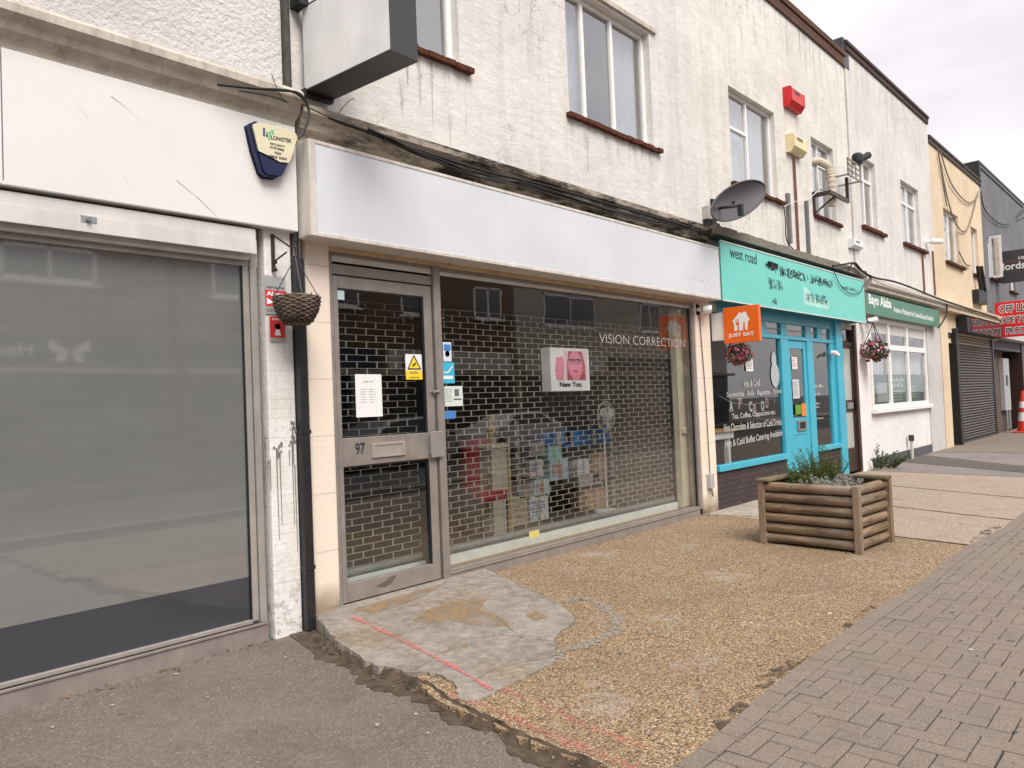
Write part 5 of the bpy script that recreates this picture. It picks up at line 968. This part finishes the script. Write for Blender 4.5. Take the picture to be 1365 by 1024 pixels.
# fit axes from picture: ends of long axis
pA=onY(949,279,4.55); pB=onY(1021,258,4.45)
ax1=(pB-pA)*.5; ctr=(pA+pB)*.5; top=onY(990,240.5,4.52); bot=onY(980,291,4.48); ax2=(top-bot)*.5; ctr=(pA+pB+top+bot)*.25
nr=ax1.cross(ax2).normalized(); nr=nr if nr.y<0 else -nr
q=MB(); N=36; rings=7; v=[]
for i in range(rings+1):
    for j in range(N): t_=2*math.pi*j/N; r=i/rings; v.append(ctr+ax1*(r*math.cos(t_))+ax2*(r*math.sin(t_))-nr*(.11*(1-r*r)))
q.add(v,[(i*N+j,i*N+(j+1)%N,(i+1)*N+(j+1)%N,(i+1)*N+j) for i in range(rings) for j in range(N)])
q.tube([ctr+ax1*math.cos(t_)+ax2*math.sin(t_) for t_ in [2*math.pi*j/N for j in range(N+1)]],.012,6,False)
t=NT('dish_mesh'); t.fin((.085,.08,.085),.45,.2,t.bump(t.noise(60,2),.2,.004)); q.build('reflector',t.m,ds,smooth=True)
lnb=onY(987,277,4.05); q=MB(); st=onY(955,278,4.7); q.tube([st,lnb+Vector((-.02,0,.02))],.02,6); q.box(lnb.x-.025,lnb.x+.025,lnb.y-.03,lnb.y+.03,lnb.z-.1,lnb.z+.04); q.build('feed_arm',mblack,ds)
q=MB(); wm=onY(951,276,FY); q.tube([ctr-nr*.1,Vector((wm.x,FY-.12,wm.z)),Vector((wm.x,FY,wm.z))],.025,8); q.box(wm.x-.08,wm.x+.08,FY-.03,FY+.008,wm.z-.1,wm.z+.1); q.build('wall_mount',mblack,ds)
# junction boxes near B2 corner
jb=onY(930,292,5.0); q=MB(); q.box(9.5,9.66,4.95,FY+.004,3.98,4.16); q.build('junction_box',paint('jb_grey',(.45,.42,.38),.6),label='small weathered junction box beside the satellite dish',cat='junction box')
q=MB(); q.box(9.52,9.64,4.9,FY,3.86,3.97); q.tube([(9.56,4.95,3.9),(9.7,4.9,3.92),(9.85,4.97,3.86)],.012,6); q.build('cable_gland',mblack,label='black cable joint under the junction box by the dish',cat='cable')
# wall conduits
def conduit(px0,py0,px1,py1,r,mat,label,name='conduit',sq=False):
    a=onY(px0,py0,5.0); b_=onY(px1,py1,5.0); x=(a.x+b_.x)/2; q=MB()
    if sq: q.box(x-r,x+r,FY-.05,FY+.004,b_.z,a.z)
    else: q.tube([(x,FY-.025,b_.z),(x,FY-.025,(a.z+b_.z)/2),(x,FY-.025,a.z)],r,8)
    return q.build(name,mat,label=label,cat='conduit')
conduit(1051.5,258,1054.5,324,.045,mgalv if False else paint('grey_strip',(.17,.16,.15),.6),'short grey cable cover left of the rusty pipe','cable_cover',True)
conduit(1060,210,1066,342,.022,mrust,'thin rusty pipe running down from the yellowed alarm box','rusty_pipe')
conduit(1076,268,1080,343,.035,paint('grey_strip',(.17,.16,.15),.6),'long grey cable cover right of the rusty pipe','cable_cover',True)
conduit(1228.5,338,1233.5,391,.04,mrust,'brown pipe beneath the sill of the pale building','brown_pipe')
conduit(1243,335,1247,394,.04,mrust,'brown pipe at the edge of the yellow building','brown_pipe')
# duct and bracket at w4
mduct=paint('cream_duct',(.56,.5,.4),.7,0,.15,20,.2); e=thing('flexible_duct',(13.95,4.85,5.3),'cream corrugated duct coming out of the upstairs window','duct')
pts=[Vector((13.75,5.13,5.72)),Vector((13.9,4.98,5.72)),Vector((14.0,4.86,5.62)),Vector((14.02,4.84,5.4)),Vector((14.04,4.84,5.0)),Vector((14.04,4.86,4.88))]
# resample with corrugation
D=[];rr=[]
for i in range(len(pts)-1):
    for k in range(8): D.append(pts[i].lerp(pts[i+1],k/8)); rr.append(.068+.009*(k%2))
q=MB(); q.tube(D,rr,14,False); q.build('hose',mduct,e)
wb=thing('camera_bracket',(14.2,4.8,4.95),'dark brown steel bracket with mesh tray below the upstairs window','bracket')
q=MB(); q.box(13.62,13.68,FY-.03,FY+.003,4.72,5.12); q.box(13.62,14.6,4.72,4.77,5.02,5.09); q.box(13.62,13.68,4.77,FY,5.02,5.09); q.box(14.54,14.6,4.72,4.77,5.09,5.5); q.tube([(13.65,5.0,4.75),(13.9,4.76,5.02)],.02,6); q.build('arm',mbrown,wb)
q=MB(); ya=4.62
for z_ in (5.48,5.58,5.68,5.78): q.box(14.3,15.0,ya,ya+.02,z_-.012,z_+.012)
for x_ in (14.3,14.52,14.72,14.98): q.box(x_,x_+.03,ya+.0,ya+.02,5.47,5.79)
for x_ in (14.3,14.98): q.box(x_,x_+.02,ya+.02,FY,5.47,5.5)
q.build('mesh_tray',paint('dull_mesh',(.3,.27,.23),.6),wb)
cd_=thing('security_camera',(14.95,4.6,5.75),'black dome camera on top of the wire tray','camera'); q=MB(); q.lathe([(.09,0),(.1,.05),(.1,.16),(.07,.2)],(14.9,4.64,5.8),14); q.build('housing',mblack,cd_); MB().tube([(14.95,4.62,5.88),(15.25,4.55,6.02)],[.05,.07],10).build('hood',mblack,cd_)
# cameras
def cctvcam(px,py,Y,label,L=.16,r=.045,dirx=(.6,-.8,-.1)):
    c=onY(px,py,Y); o=thing('security_camera',(c.x,FY,c.z),label,'camera'); d_=Vector(dirx).normalized()
    MB().tube([c,c+d_*L],r,14).build('housing',mupvc,o,bevel=.006); MB().tube([c+d_*L,c+d_*(L+.006)],r*.7,12).build('lens',mblack,o); MB().tube([c+Vector((0,.0,0)),Vector((c.x,FY-.02,c.z))],r*.5,8).tube([Vector((c.x,FY-.04,c.z)),Vector((c.x,FY+.0,c.z))],r*1.3,12).build('mount',mupvc,o); return o
cctvcam(936,412,4.93,'white round camera under the blank sign at its right end',.12,.06)
cctvcam(1157,429,4.85,'white tube camera beneath the right end of the turquoise sign',.18,.06,(.5,-.8,.2))
cctvcam(1241,322,4.9,'white bullet camera on the left edge of the yellow wall',.3,.07,(.8,-.6,.0))
# junction box on right pilaster + cable
jx=onY(946,641,4.98); jbx=thing('junction_box',(jx.x,4.96,jx.z),'grey electrical box with looped cable low on the cream pilaster','junction box')
zt_=onY(946,632,4.97).z; zb_=onY(946,651,4.97).z; MB().box(jx.x-.05,jx.x+.06,4.94,4.998,zb_,zt_).build('case',paint('jb_light',(.42,.42,.42),.5),jbx,bevel=.006)
q=MB(); q.tube([(jx.x,4.97,zb_),(jx.x+.01,4.96,zb_-.08),(jx.x+.05,4.965,zb_-.12),(jx.x+.07,4.98,zb_-.05),(jx.x+.06,4.985,zb_)],.006,6); q.build('loop_cable',mcable,jbx)
def cable(pts,r,label,mat=None,name='cable',group=None):
    q=MB(); P=[Vector(p) for p in pts]; out=[]
    for i in range(len(P)-1):
        p0=P[max(i-1,0)];p1=P[i];p2=P[i+1];p3=P[min(i+2,len(P)-1)]
        for k in range(6):
            t_=k/6; out.append(.5*((2*p1)+(p2-p0)*t_+(2*p0-5*p1+4*p2-p3)*t_*t_+(3*p1-p0-3*p2+p3)*t_**3))
    out.append(P[-1]); q.tube(out,r,6); return q.build(name,mat or mcable,label=label,cat='cable',group=group)
cable([(jx.x+.03,4.985,zt_),(jx.x+.01,4.985,1.5),(jx.x-.03,4.985,2.2),(jx.x-.06,4.985,2.68)],.006,'thin dark cable running up the cream pilaster')
cable([onY(x_,y_,4.775) for x_,y_ in ((290,113),(340,118),(385,121),(404,132),(412,150),(407,170),(398,185))],.009,'thick black cable looping over the left cornice end')
cable([onY(x_,y_,4.775) for x_,y_ in ((335,118),(375,121),(398,124),(410,140),(411,160),(402,182))],.008,'second black cable looping just inside the thick one')
cable([onY(x_,y_,4.775) for x_,y_ in ((318,121),(350,126),(370,131),(384,137))],.005,'thin stray wire lying along the left cornice top')
cable([onY(x_,y_,4.775) for x_,y_ in ((362,98),(367,113),(374,128),(380,134))],.003,'thin wire end sticking up from the left cornice')
cable([onY(x_,y_,4.87) for x_,y_ in ((403,140),(440,158),(500,180),(560,207),(620,226),(700,247),(780,270),(860,291),(935,309))],.013,'thick black cable bundle along the cornice over the blank sign')
cable([onY(x_,y_,4.86) for x_,y_ in ((490,172),(540,194),(600,214),(660,232),(720,246),(790,266),(850,283),(920,303))],.014,'rough black cable bundle lying on top of the cornice')
cable([onY(x_,y_,4.85) for x_,y_ in ((510,186),(560,204),(620,232),(680,242),(740,262),(810,279),(880,297))],.011,'twisted black cable between the bundle and the blank sign')
cable([onY(x_,y_,4.84) for x_,y_ in ((505,178),(560,203),(600,218),(650,239),(700,244),(760,263),(850,292),(900,303))],.009,'lower sagging black cable over the blank white sign')
cable([onY(x_,y_,4.83) for x_,y_ in ((520,184),(580,214),(640,236),(720,255),(800,281),(880,300))],.007,'thin black cable hanging below the bundle')
cable([onY(x_,y_,4.9) for x_,y_ in ((447,158),(455,146),(466,134),(472,131))],.003,'thin curled wire on the wall below the projecting sign')
cable([onY(x_,y_,4.74) for x_,y_ in ((1110,355),(1128,352),(1138,351),(1145,358),(1165,370),(1200,378),(1262,402),(1330,424))],.02,'black cable along the cornice over the green sign')
cable([onY(x_,y_,4.75) for x_,y_ in ((1132,360),(1139,350),(1152,363),(1175,379),(1230,396),(1300,416))],.014,'second cable beside the one over the green sign')
cable([onY(x_,y_,4.74) for x_,y_ in ((1112,362),(1120,380),(1133,391),(1146,390),(1152,378))],.008,'thin cable drooping across the turquoise sign end')
cable([onY(x_,y_,4.74) for x_,y_ in ((1262,405),(1262,418),(1256,430),(1251,437))],.02,'cable hooking down beside the green sign end')
cable([onY(x_,y_,5.0) for x_,y_ in ((1045,275),(1047,295),(1048,318),(1056,331),(1066,339))],.01,'dark wire hanging from the sill right of the dish')
cable([onY(x_,y_,4.97) for x_,y_ in ((1046,275),(1060,269),(1075,267),(1090,255))],.007,'pale wire strung across towards the camera bracket',mcurt)
for i,pts in enumerate((((1250,198),(1262,260),(1275,300),(1290,305),(1304,255)),((1253,200),(1268,245),(1290,270),(1304,262)),((1251,205),(1258,250),(1262,275)),((1278,335),(1287,352),(1294,354)))):
    cable([onY(x_,y_,4.98) for x_,y_ in pts],.018,('long wire drooping lowest across the yellow wall','second wire sagging across the top of yellow wall','wire dropping straight to the wide window on yellow wall','short wire curling beside the wide window sill')[i],paint('grey_wire',(.2,.16,.12),.7))
cable([onY(x_,y_,4.98) for x_,y_ in ((1307,255),(1313,280),(1330,297),(1345,300))],.018,'wire drooping across the dark grey wall')
q=MB(); [q.tube([onY(1303+k,355,4.9),onY(1309+k,395,4.9)],.05,8) for k in (0,5)]; q.box(onY(1300,395,4.95).x,onY(1311,395,4.95).x,4.85,FY,onY(1305,405,4.95).z,onY(1305,388,4.95).z); q.build('cable_joint_box',mblack,label='black cable boxes at the corner of the yellow building',cat='cable box')
# chimney-like aerial at far right
q=MB(); a=onX(1353,291,29.8); b_=onX(1368,276,29.8); q.tube([a,b_],.06,8); q.tube([a+Vector((0,0,-.1)),b_+Vector((0,0,-.3))],.04,8); q.build('wall_aerial',mgalv,label='grey aerial arm reaching out from the grey building',cat='aerial')
# ================================================================== PLANTER
th_=-.075; PO=Vector((7.584,2.533,GZ)); U=Vector((math.cos(th_),math.sin(th_),0)); V_=Vector((-math.sin(th_),math.cos(th_),0)); PW,PD,PH=.77,1.0,.65
def Tp(p): return PO+U*p.x+V_*p.y+Vector((0,0,p.z))
plr=thing('planter',Tp(Vector((PW/2,PD/2,0))),'weathered half log wooden planter standing on the gravel forecourt','planter')
def logs(a,b,nrm,mat):
    L=(b-a); n=6; h=PH/n*.985
    for k in range(n):
        q=MB(); z=.012+h*(k+.5); r=h*.465; seg=9; prof=[(-.02,-r*.96)]+[(r*.85*math.cos(-math.pi/2+math.pi*i/seg)+0,r*.97*math.sin(-math.pi/2+math.pi*i/seg)) for i in range(seg+1)]+[(-.02,r*.96)]
        M=7; rings=[]
        for s_ in range(M+1):
            c=a+L*(s_/M); jr=1+rnd.uniform(-.07,.04); rings.append([Tp(Vector((0,0,0))+c+nrm*(p*jr)+Vector((0,0,z+w_*jr))) for p,w_ in prof])
        m_=len(prof); q.add([v for r_ in rings for v in r_],[(i*m_+j,i*m_+(j+1)%m_,(i+1)*m_+(j+1)%m_,(i+1)*m_+j) for i in range(M) for j in range(m_)]+[tuple(range(m_)),tuple(M*m_+j for j in range(m_))[::-1]])
        q.build('log',mat,plr,smooth=False)
e=.035
logs(Vector((e,PD-e,0)),Vector((e,e,0)),Vector((-1,0,0)),mlogy); logs(Vector((PW-e,e,0)),Vector((e+.0,e,0)),Vector((0,-1,0)),mlogwood)
logs(Vector((PW-e,e,0)),Vector((PW-e,PD-e,0)),Vector((1,0,0)),mlogy); logs(Vector((e,PD-e,0)),Vector((PW-e,PD-e,0)),Vector((0,1,0)),mlogwood)
for x_,y_ in ((-.03,-.03),(PW-.035,-.03),(-.03,PD-.035),(PW-.035,PD-.035)): MB().box(x_,x_+.065,y_,y_+.065,0,PH+.002,T=Tp).build('post',mpost,plr,bevel=.005)
MB().box(-.04,PW-.1,PD-.1,PD+.04,PH+.003,PH+.032,T=Tp).build('rim_board',mrim,plr,bevel=.006)
MB().box(PW-.12,PW+.035,-.03,PD+.03,PH+.004,PH+.036,T=Tp).build('rim_board',mrim,plr,bevel=.006)
MB().box(.03,PW-.03,.03,PD-.03,.02,PH-.06,T=Tp).build('soil',msoil,plr)
# plants
def sprig(mb,base,d,L,nl,ll,lw,curve=.3):
    p=Vector(base); d=Vector(d).normalized(); st=L/nl
    for i in range(nl):
        d=(d+Vector((rnd.uniform(-1,1),rnd.uniform(-1,1),rnd.uniform(-.2,.5)))*curve*.25).normalized(); p=p+d*st
        for k in range(3):
            a=rnd.uniform(0,6.28); o=Vector((math.cos(a),math.sin(a),rnd.uniform(.2,1.))).normalized(); s_=o.cross(Vector((rnd.uniform(-1,1),rnd.uniform(-1,1),rnd.uniform(-1,1)))).normalized(); l_=ll*rnd.uniform(.6,1.2)
            mb.quad(p,p+o*l_*.5+s_*lw,p+o*l_,p+o*l_*.5-s_*lw)
    return p
ml1=leafmat('shrub_green',(.035,.06,.014),(.13,.19,.035)); ml2=leafmat('silver_foliage',(.28,.29,.25),(.5,.5,.46)); ml3=leafmat('weed_green',(.03,.05,.015),(.1,.13,.04)); mst=paint('woody_stem',(.09,.06,.035),.9)
def shrub(x_,y_,n,h,sp,mat,label,name,ll=.028,lw=.004,nl=22,z=PH-.06,T=Tp,stems=None,lean=.6):
    o=thing(name,T(Vector((x_,y_,z))),label,'plant'); q=MB(); s_=MB()
    for i in range(n):
        a=rnd.uniform(0,6.28); r=rnd.random()**.6; b0=T(Vector((x_+math.cos(a)*r*sp*.5,y_+math.sin(a)*r*sp*.5,z))); dd=Vector((math.cos(a)*r*lean,math.sin(a)*r*lean,1)); L=h*rnd.uniform(.55,1)*(1-.25*r)
        e_=sprig(q,b0,dd,L,nl,ll,lw); s_.tube([b0,b0.lerp(e_,.8)],.003,4)
    q.build('foliage',mat,o); s_.build('stems',stems or mst,o); return o
shrub(.42,.66,60,.3,.42,ml1,'bushy green conifer shrub at the left of planter','shrub')
shrub(.62,.62,50,.48,.3,ml1,'tallest green shrub in the middle back of planter','shrub')
shrub(.20,.62,30,.17,.25,ml1,'low green shrub at the far left corner of planter','shrub')
shrub(.18,.50,28,.15,.22,ml2,'small silvery plant at the left front of planter','silver_plant',.022,.005,12)
shrub(.26,.28,55,.15,.34,ml2,'wide silvery plant at the right front of planter','silver_plant',.024,.005,12,lean=1.2)
w0=g(1172,624); shrub(w0.x,w0.y,26,.55,.6,ml3,'scrubby weeds growing at the foot of the white wall','weed_clump',.06,.014,14,GZ,lambda p:p,lean=1.6)
w1=g(1166,622); shrub(w1.x,w1.y,3,1.0,.15,ml3,'tall thin weed stalk rising by the white pillar','weed_stalk',.06,.014,16,GZ,lambda p:p,lean=.1)
# grass tufts at broken tarmac edge
for (px,py),n,lab in (((516,889),26,'larger grass tuft on the broken tarmac edge'),((437,855),12,'small grass tuft near the foot of the drainpipe')):
    c=g(px,py,-.095); q=MB()
    for i in range(n*3):
        a=rnd.uniform(0,6.28); r=rnd.random()*.07*(n/26)**.5; b0=c+Vector((math.cos(a)*r*1.5,math.sin(a)*r,0)); t1=b0+Vector((rnd.uniform(-.03,.03),rnd.uniform(-.03,.03),rnd.uniform(.012,.045))); s_=Vector((rnd.uniform(-1,1),rnd.uniform(-1,1),0)).normalized()*.0025; q.quad(b0-s_,b0+s_,t1)
    q.build('grass_tuft',leafmat('grass_green',(.06,.11,.02),(.2,.28,.07)),label=lab,cat='grass')
# loose stones / litter
mst2=paint('pale_pebble',(.36,.32,.28),.8); q=MB()
for px,py in ((503,967),(277,930),(150,941),(380,877),(235,899),(70,970),(613,895),(895,775),(860,735),(1019,776),(1057,863),(835,870),(570,978)):
    c=g(px,py,-.1 if px<600 and py>870 else GZ+.002); r=rnd.uniform(.006,.014); q.prism([c+Vector((math.cos(a_)*r*rnd.uniform(.7,1.3),math.sin(a_)*r,0)) for a_ in [i*.9 for i in range(7)]],(0,0,.006))
q.build('loose_pebbles',mst2,kind='stuff'); q=MB()
for i in range(900):
    k=rnd.randint(1,len(TAR)-3); p=TAR[k].lerp(TAR[k+1],rnd.random()); c=Vector((p.x+.05+rnd.gauss(0,.05),p.y,-.096)); r=rnd.uniform(.003,.01)
    q.prism([c+Vector((math.cos(a_)*r*rnd.uniform(.6,1.3),math.sin(a_)*r,0)) for a_ in [j*1.05 for j in range(6)]],(0,0,r*.8))
t=NT('crumb_mix'); gg=t.n('ShaderNodeNewGeometry'); q.build('loose_stones',t.fin(t.ramp(gg.outputs['Random Per Island'],[(0.,(.03,.024,.018)),(.6,(.12,.09,.065)),(.9,(.22,.17,.12)),(1.,(.32,.27,.22))]),.9),kind='stuff')
# gum spots and litter
q=MB()
for i in range(150):
    x_=rnd.uniform(1.2,10); y_=rnd.uniform(.7,4.7); 
    if x_<2.7: z_=-.1045
    elif y_<ey(x_)-.15: z_=GZ+.006
    elif x_>3.4 and y_<4.6 and not(2.7<x_<5 and y_>2.9): z_=GZ+.001
    else: continue
    r=rnd.uniform(.006,.018); q.prism([Vector((x_+math.cos(a_)*r*rnd.uniform(.7,1.2),y_+math.sin(a_)*r*rnd.uniform(.7,1.2),z_)) for a_ in [j*.7 for j in range(9)]],(0,0,.0015))
t=NT('gum'); gg=t.n('ShaderNodeNewGeometry'); q.build('gum_spots',t.fin(t.ramp(gg.outputs['Random Per Island'],[(0.,(.07,.055,.045)),(.6,(.13,.105,.085)),(.85,(.34,.3,.26)),(1.,(.55,.5,.45))]),.9),kind='stuff')
q=MB()
for i in range(70):
    x_=rnd.choice((rnd.uniform(1.4,2.9),rnd.uniform(5,9.2))); y_=4.99-abs(rnd.gauss(0,.05)); r=rnd.uniform(.01,.022); c_=Vector((x_,y_,(-.1 if x_<3 else GZ)+.004)); a0=rnd.uniform(0,6.28)
    q.quad(c_+Vector((math.cos(a0)*r,math.sin(a0)*r,0)),c_+Vector((math.cos(a0+1.5)*r*.5,math.sin(a0+1.5)*r*.5,.008)),c_-Vector((math.cos(a0)*r,math.sin(a0)*r,-.003)),c_-Vector((math.cos(a0+1.5)*r*.5,math.sin(a0+1.5)*r*.5,0)))
q.build('dead_leaf_litter',leafmat('dead_leaf',(.09,.05,.025),(.26,.17,.09)),kind='stuff')
# flower baskets
mfl=[flat('pink_petal',(.7,.12,.25)),flat('dark_pink_petal',(.4,.03,.08)),flat('pale_petal',(.7,.55,.6))]
def flowers(c,r,label,n=260):
    o=thing('flower_basket',(c.x,c.y,c.z-r),label,'hanging basket'); q=MB(); ps=[MB(),MB(),MB()]
    for i in range(n*2):
        d=Vector((rnd.gauss(0,1),rnd.gauss(0,1),rnd.gauss(0,1))).normalized(); p=c+Vector((d.x*r,d.y*r,d.z*r*.9))*rnd.uniform(.55,1.05); s1=Vector((rnd.gauss(0,1),rnd.gauss(0,1),rnd.gauss(0,1))).normalized(); s2=s1.cross(d).normalized(); z_=r*rnd.uniform(.08,.16)
        m_=q if i%5<3 else ps[rnd.choice((0,0,1,2))]; m_.quad(p-s1*z_,p-s2*z_,p+s1*z_,p+s2*z_)
    q.build('foliage',leafmat('basket_leaf',(.03,.05,.015),(.1,.14,.05)),o)
    for k,nm in enumerate(('pink_flowers','dark_flowers','pale_flowers')): ps[k].build(nm,mfl[k],o)
    h=MB(); 
    for a in (0,2.1,4.2): h.tube([c+Vector((math.cos(a)*r*.8,math.sin(a)*r*.8,r*.3)),c+Vector((0,0,r*2.1))],.008,5)
    h.tube([c+Vector((0,0,r*2.1)),Vector((c.x-.1,FY-.02,c.z+r*2.3))],.015,6); h.build('hanger',mblack,o); return o
flowers(onY(1166,467,4.75),.26,'pink flower basket hanging by the white framed window'); flowers(onY(985,472,4.72),.19,'pink flower basket hanging behind the orange sign')
# ================================================================== OPPOSITE SIDE OF STREET (seen in the glass)
def opp(x0,x1,y,h,mat,label,wins,seed,shopc):
    o=thing('opposite_building',((x0+x1)/2,y,-.1),label,'building','buildings across the road'); q=MB()
    q.box(x0,x1,y-6,y,-.1,h); q.build('wall',mat,o)
    for a,b_,c_,d_ in wins:
        f=MB(); f.box(a,b_,y,y+.05,c_,c_+.08); f.box(a,b_,y,y+.05,d_-.08,d_); f.box(a,a+.08,y,y+.05,c_,d_); f.box(b_-.08,b_,y,y+.05,c_,d_); f.box((a+b_)/2-.04,(a+b_)/2+.04,y,y+.05,c_,d_); f.box(a-.1,b_+.1,y,y+.12,c_-.1,c_-.01)
        f=f.build('window',mupvc,o); MB().box(a+.05,b_-.05,y+.005,y+.02,c_+.05,d_-.05).build('pane',paint('opp_glass',(.12,.13,.15),.1),f)
    MB().box(x0,x1,y,y+.5,2.8,2.95).build('canopy',mcorn,o); MB().box(x0,x1,y,y+.08,6.75,h).build('upper_band',paint('opp_upper_render',(.7,.66,.6),.8),o)
    n=int((x1-x0)/5)
    for k in range(n):
        a=x0+.3+k*(x1-x0)/n; b_=x0+(k+1)*(x1-x0)/n-.3; MB().box(a,b_,y+.02,y+.2,3.0,3.75).build('fascia',shopc[k%len(shopc)],o); MB().box(a,b_,y+.02,y+.06,.4,2.7).build('shopfront_pane',paint('opp_shop_glass',(.05,.05,.055),.1),o); MB().box(a,b_,y+.02,y+.1,-.1,.4).build('stall_riser',mplinth,o)
    return o
mnav=paint('navy_fascia',(.03,.035,.06),.5); mcrm=paint('cream_fascia',(.6,.58,.52),.5)
yo=-12
o1=opp(-4,9.3,yo,8,mbrickop,'brown brick terrace across the road with navy fascias',[(-2,0,5.3,6.6),(2.2,4.6,5.2,6.7),(5.1,7.35,5.25,6.15)],1,[mnav,mnav])
q=MB(); q.text('Haven',(5.75,yo+.21,3.25),(-1,0,0),(0,0,1),1.3,.32,.02,0)
c=Vector((6.6,yo+.215,3.42))
for s_ in (1,-1):
    q.quad(*[c+Vector((s_*a_,0,b_)) for a_,b_ in ((.03,-.02),(.5,.3),(.48,.0),(.3,-.08))]); q.quad(*[c+Vector((s_*a_,0,b_)) for a_,b_ in ((.03,-.04),(.3,-.1),(.34,-.3),(.12,-.3))])
q.build('fascia_lettering',mwhite,o1)
o2=opp(9.6,24,yo,8.5,mbrickop,'brown brick terrace across the road with cream and dark fascias',[(10.6,12.6,5.2,6.6),(14,16,5.2,6.6),(17.9,19.9,5.1,6.2),(21.8,23.4,5.2,6.5)],2,[mnav,mcrm,mnav])
o3=opp(24.3,44,yo,8.2,paint('opp_render',(.5,.46,.4),.8,0,.1,3,.4),'cream rendered terrace across the road with white windows',[(26.2,30.2,5.1,6.6),(34.2,36.2,5.2,6.7),(39,41,5.2,6.6)],3,[mcrm,mnav])
# parked car across the road
def car(x0,y0,mat,label):
    o=thing('parked_car',(x0+2.1,y0,-.2),label,'car'); g0=-.2; q=MB()
    prof=[(0,.35),(.02,.75),(.15,.9),(1.0,1.0),(1.75,1.42),(3.1,1.45),(3.85,1.05),(4.2,.95),(4.28,.6),(4.25,.35)]
    W=[.80,.85,.86,.87,.62,.6,.84,.82,.84,.8]; n=len(prof)
    L=[Vector((x0+a,y0-w_,g0+z_)) for (a,z_),w_ in zip(prof,W)]; Rr=[Vector((x0+a,y0+w_,g0+z_)) for (a,z_),w_ in zip(prof,W)]
    mid=[Vector((x0+a,y0-.88,g0+min(z_,.95))) for (a,z_) in prof]; mid2=[Vector((x0+a,y0+.88,g0+min(z_,.95))) for (a,z_) in prof]
    v=L+mid+mid2+Rr
    f=[(i,i+1,3*n+i+1,3*n+i) for i in range(n-1)]+[(i,n+i,n+i+1,i+1) for i in range(n-1)]+[(3*n+i,3*n+i+1,2*n+i+1,2*n+i) for i in range(n-1)]
    q.add(v,f); q.prism([Vector((x0+a,y0-.87,g0+z_)) for a,z_ in ((0.05,.3),(.05,.8),(1,.93),(3.9,.93),(4.2,.8),(4.2,.3))],(0,1.74,0)); q.build('body',mat,o,bevel=.03)
    for sy_ in (-1,1):
        w_=MB(); w_.quad(*[Vector((x0+a,y0+sy_*(.86 if z_<1.1 else .66),g0+z_+.0)) for a,z_ in ((1.2,1.02),(1.85,1.36),(3.05,1.38),(3.65,1.03))]); w_.build('side_window',paint('car_glass',(.02,.022,.025),.05),o)
    for xx in (.8,3.4):
        for sy_ in (-1,1): wh=MB().tube([(x0+xx,y0+sy_*.72,g0+.32),(x0+xx,y0+sy_*.9,g0+.32)],.32,24).build('wheel',mblack,o); MB().tube([(x0+xx,y0+sy_*.9,g0+.32),(x0+xx,y0+sy_*.91,g0+.32)],.2,16).build('rim',mgalv,wh)
    return o
car(11.8,-8.0,paint('silver_car_paint',(.5,.51,.52),.25,.5),'silver parked car across the road, nearer one'); car(17.2,-8.0,paint('white_car_paint',(.75,.75,.75),.25),'white parked car across the road, further one')
# ================================================================== LIGHT
wd=bpy.data.worlds.new('World'); S.world=wd; wd.use_nodes=True; nt=wd.node_tree; nt.nodes.clear()
out=nt.nodes.new('ShaderNodeOutputWorld'); sky=nt.nodes.new('ShaderNodeTexSky'); sky.sky_type='NISHITA'; sky.sun_disc=False; sky.sun_elevation=R(52); sky.sun_rotation=R(200)
bg1=nt.nodes.new('ShaderNodeBackground'); bg1.inputs[1].default_value=.05; nt.links.new(sky.outputs[0],bg1.inputs[0])
tc_=nt.nodes.new('ShaderNodeTexCoord'); mp=nt.nodes.new('ShaderNodeMapping'); mp.inputs['Scale'].default_value=(1,1,2.6); nt.links.new(tc_.outputs['Generated'],mp.inputs[0])
no=nt.nodes.new('ShaderNodeTexNoise'); no.inputs['Scale'].default_value=1.9; no.inputs['Detail'].default_value=6; no.inputs['Roughness'].default_value=.5; nt.links.new(mp.outputs[0],no.inputs['Vector'])
rp=nt.nodes.new('ShaderNodeValToRGB'); rp.color_ramp.elements[0].position=.4; rp.color_ramp.elements[0].color=(.61,.585,.62,1); rp.color_ramp.elements[1].position=.62; rp.color_ramp.elements[1].color=(.84,.8,.815,1); nt.links.new(no.outputs['Fac'],rp.inputs[0])
bg2=nt.nodes.new('ShaderNodeBackground'); bg2.inputs[1].default_value=.93; nt.links.new(rp.outputs[0],bg2.inputs[0])
ad=nt.nodes.new('ShaderNodeAddShader'); 
mxs=nt.nodes.new('ShaderNodeMixShader'); mxs.inputs[0].default_value=.93; nt.links.new(bg1.outputs[0],mxs.inputs[1]); nt.links.new(bg2.outputs[0],mxs.inputs[2]); nt.links.new(mxs.outputs[0],out.inputs[0])
sn=bpy.data.lights.new('sun','SUN'); sn.energy=2.6; sn.angle=R(34); sn.color=(1,.96,.9); so=bpy.data.objects.new('sun',sn); COL.objects.link(so)
az=R(200); el=R(52); dsun=Vector((math.sin(az)*math.cos(el),math.cos(az)*math.cos(el),math.sin(el))); so.rotation_euler=dsun.to_track_quat('Z','Y').to_euler()
S.view_settings.view_transform='Standard'; S.view_settings.look='None'; S.view_settings.exposure=.66; S.view_settings.gamma=1
S.render.engine='CYCLES'; S.cycles.max_bounces=8; S.cycles.transparent_max_bounces=12; S.cycles.use_denoising=True
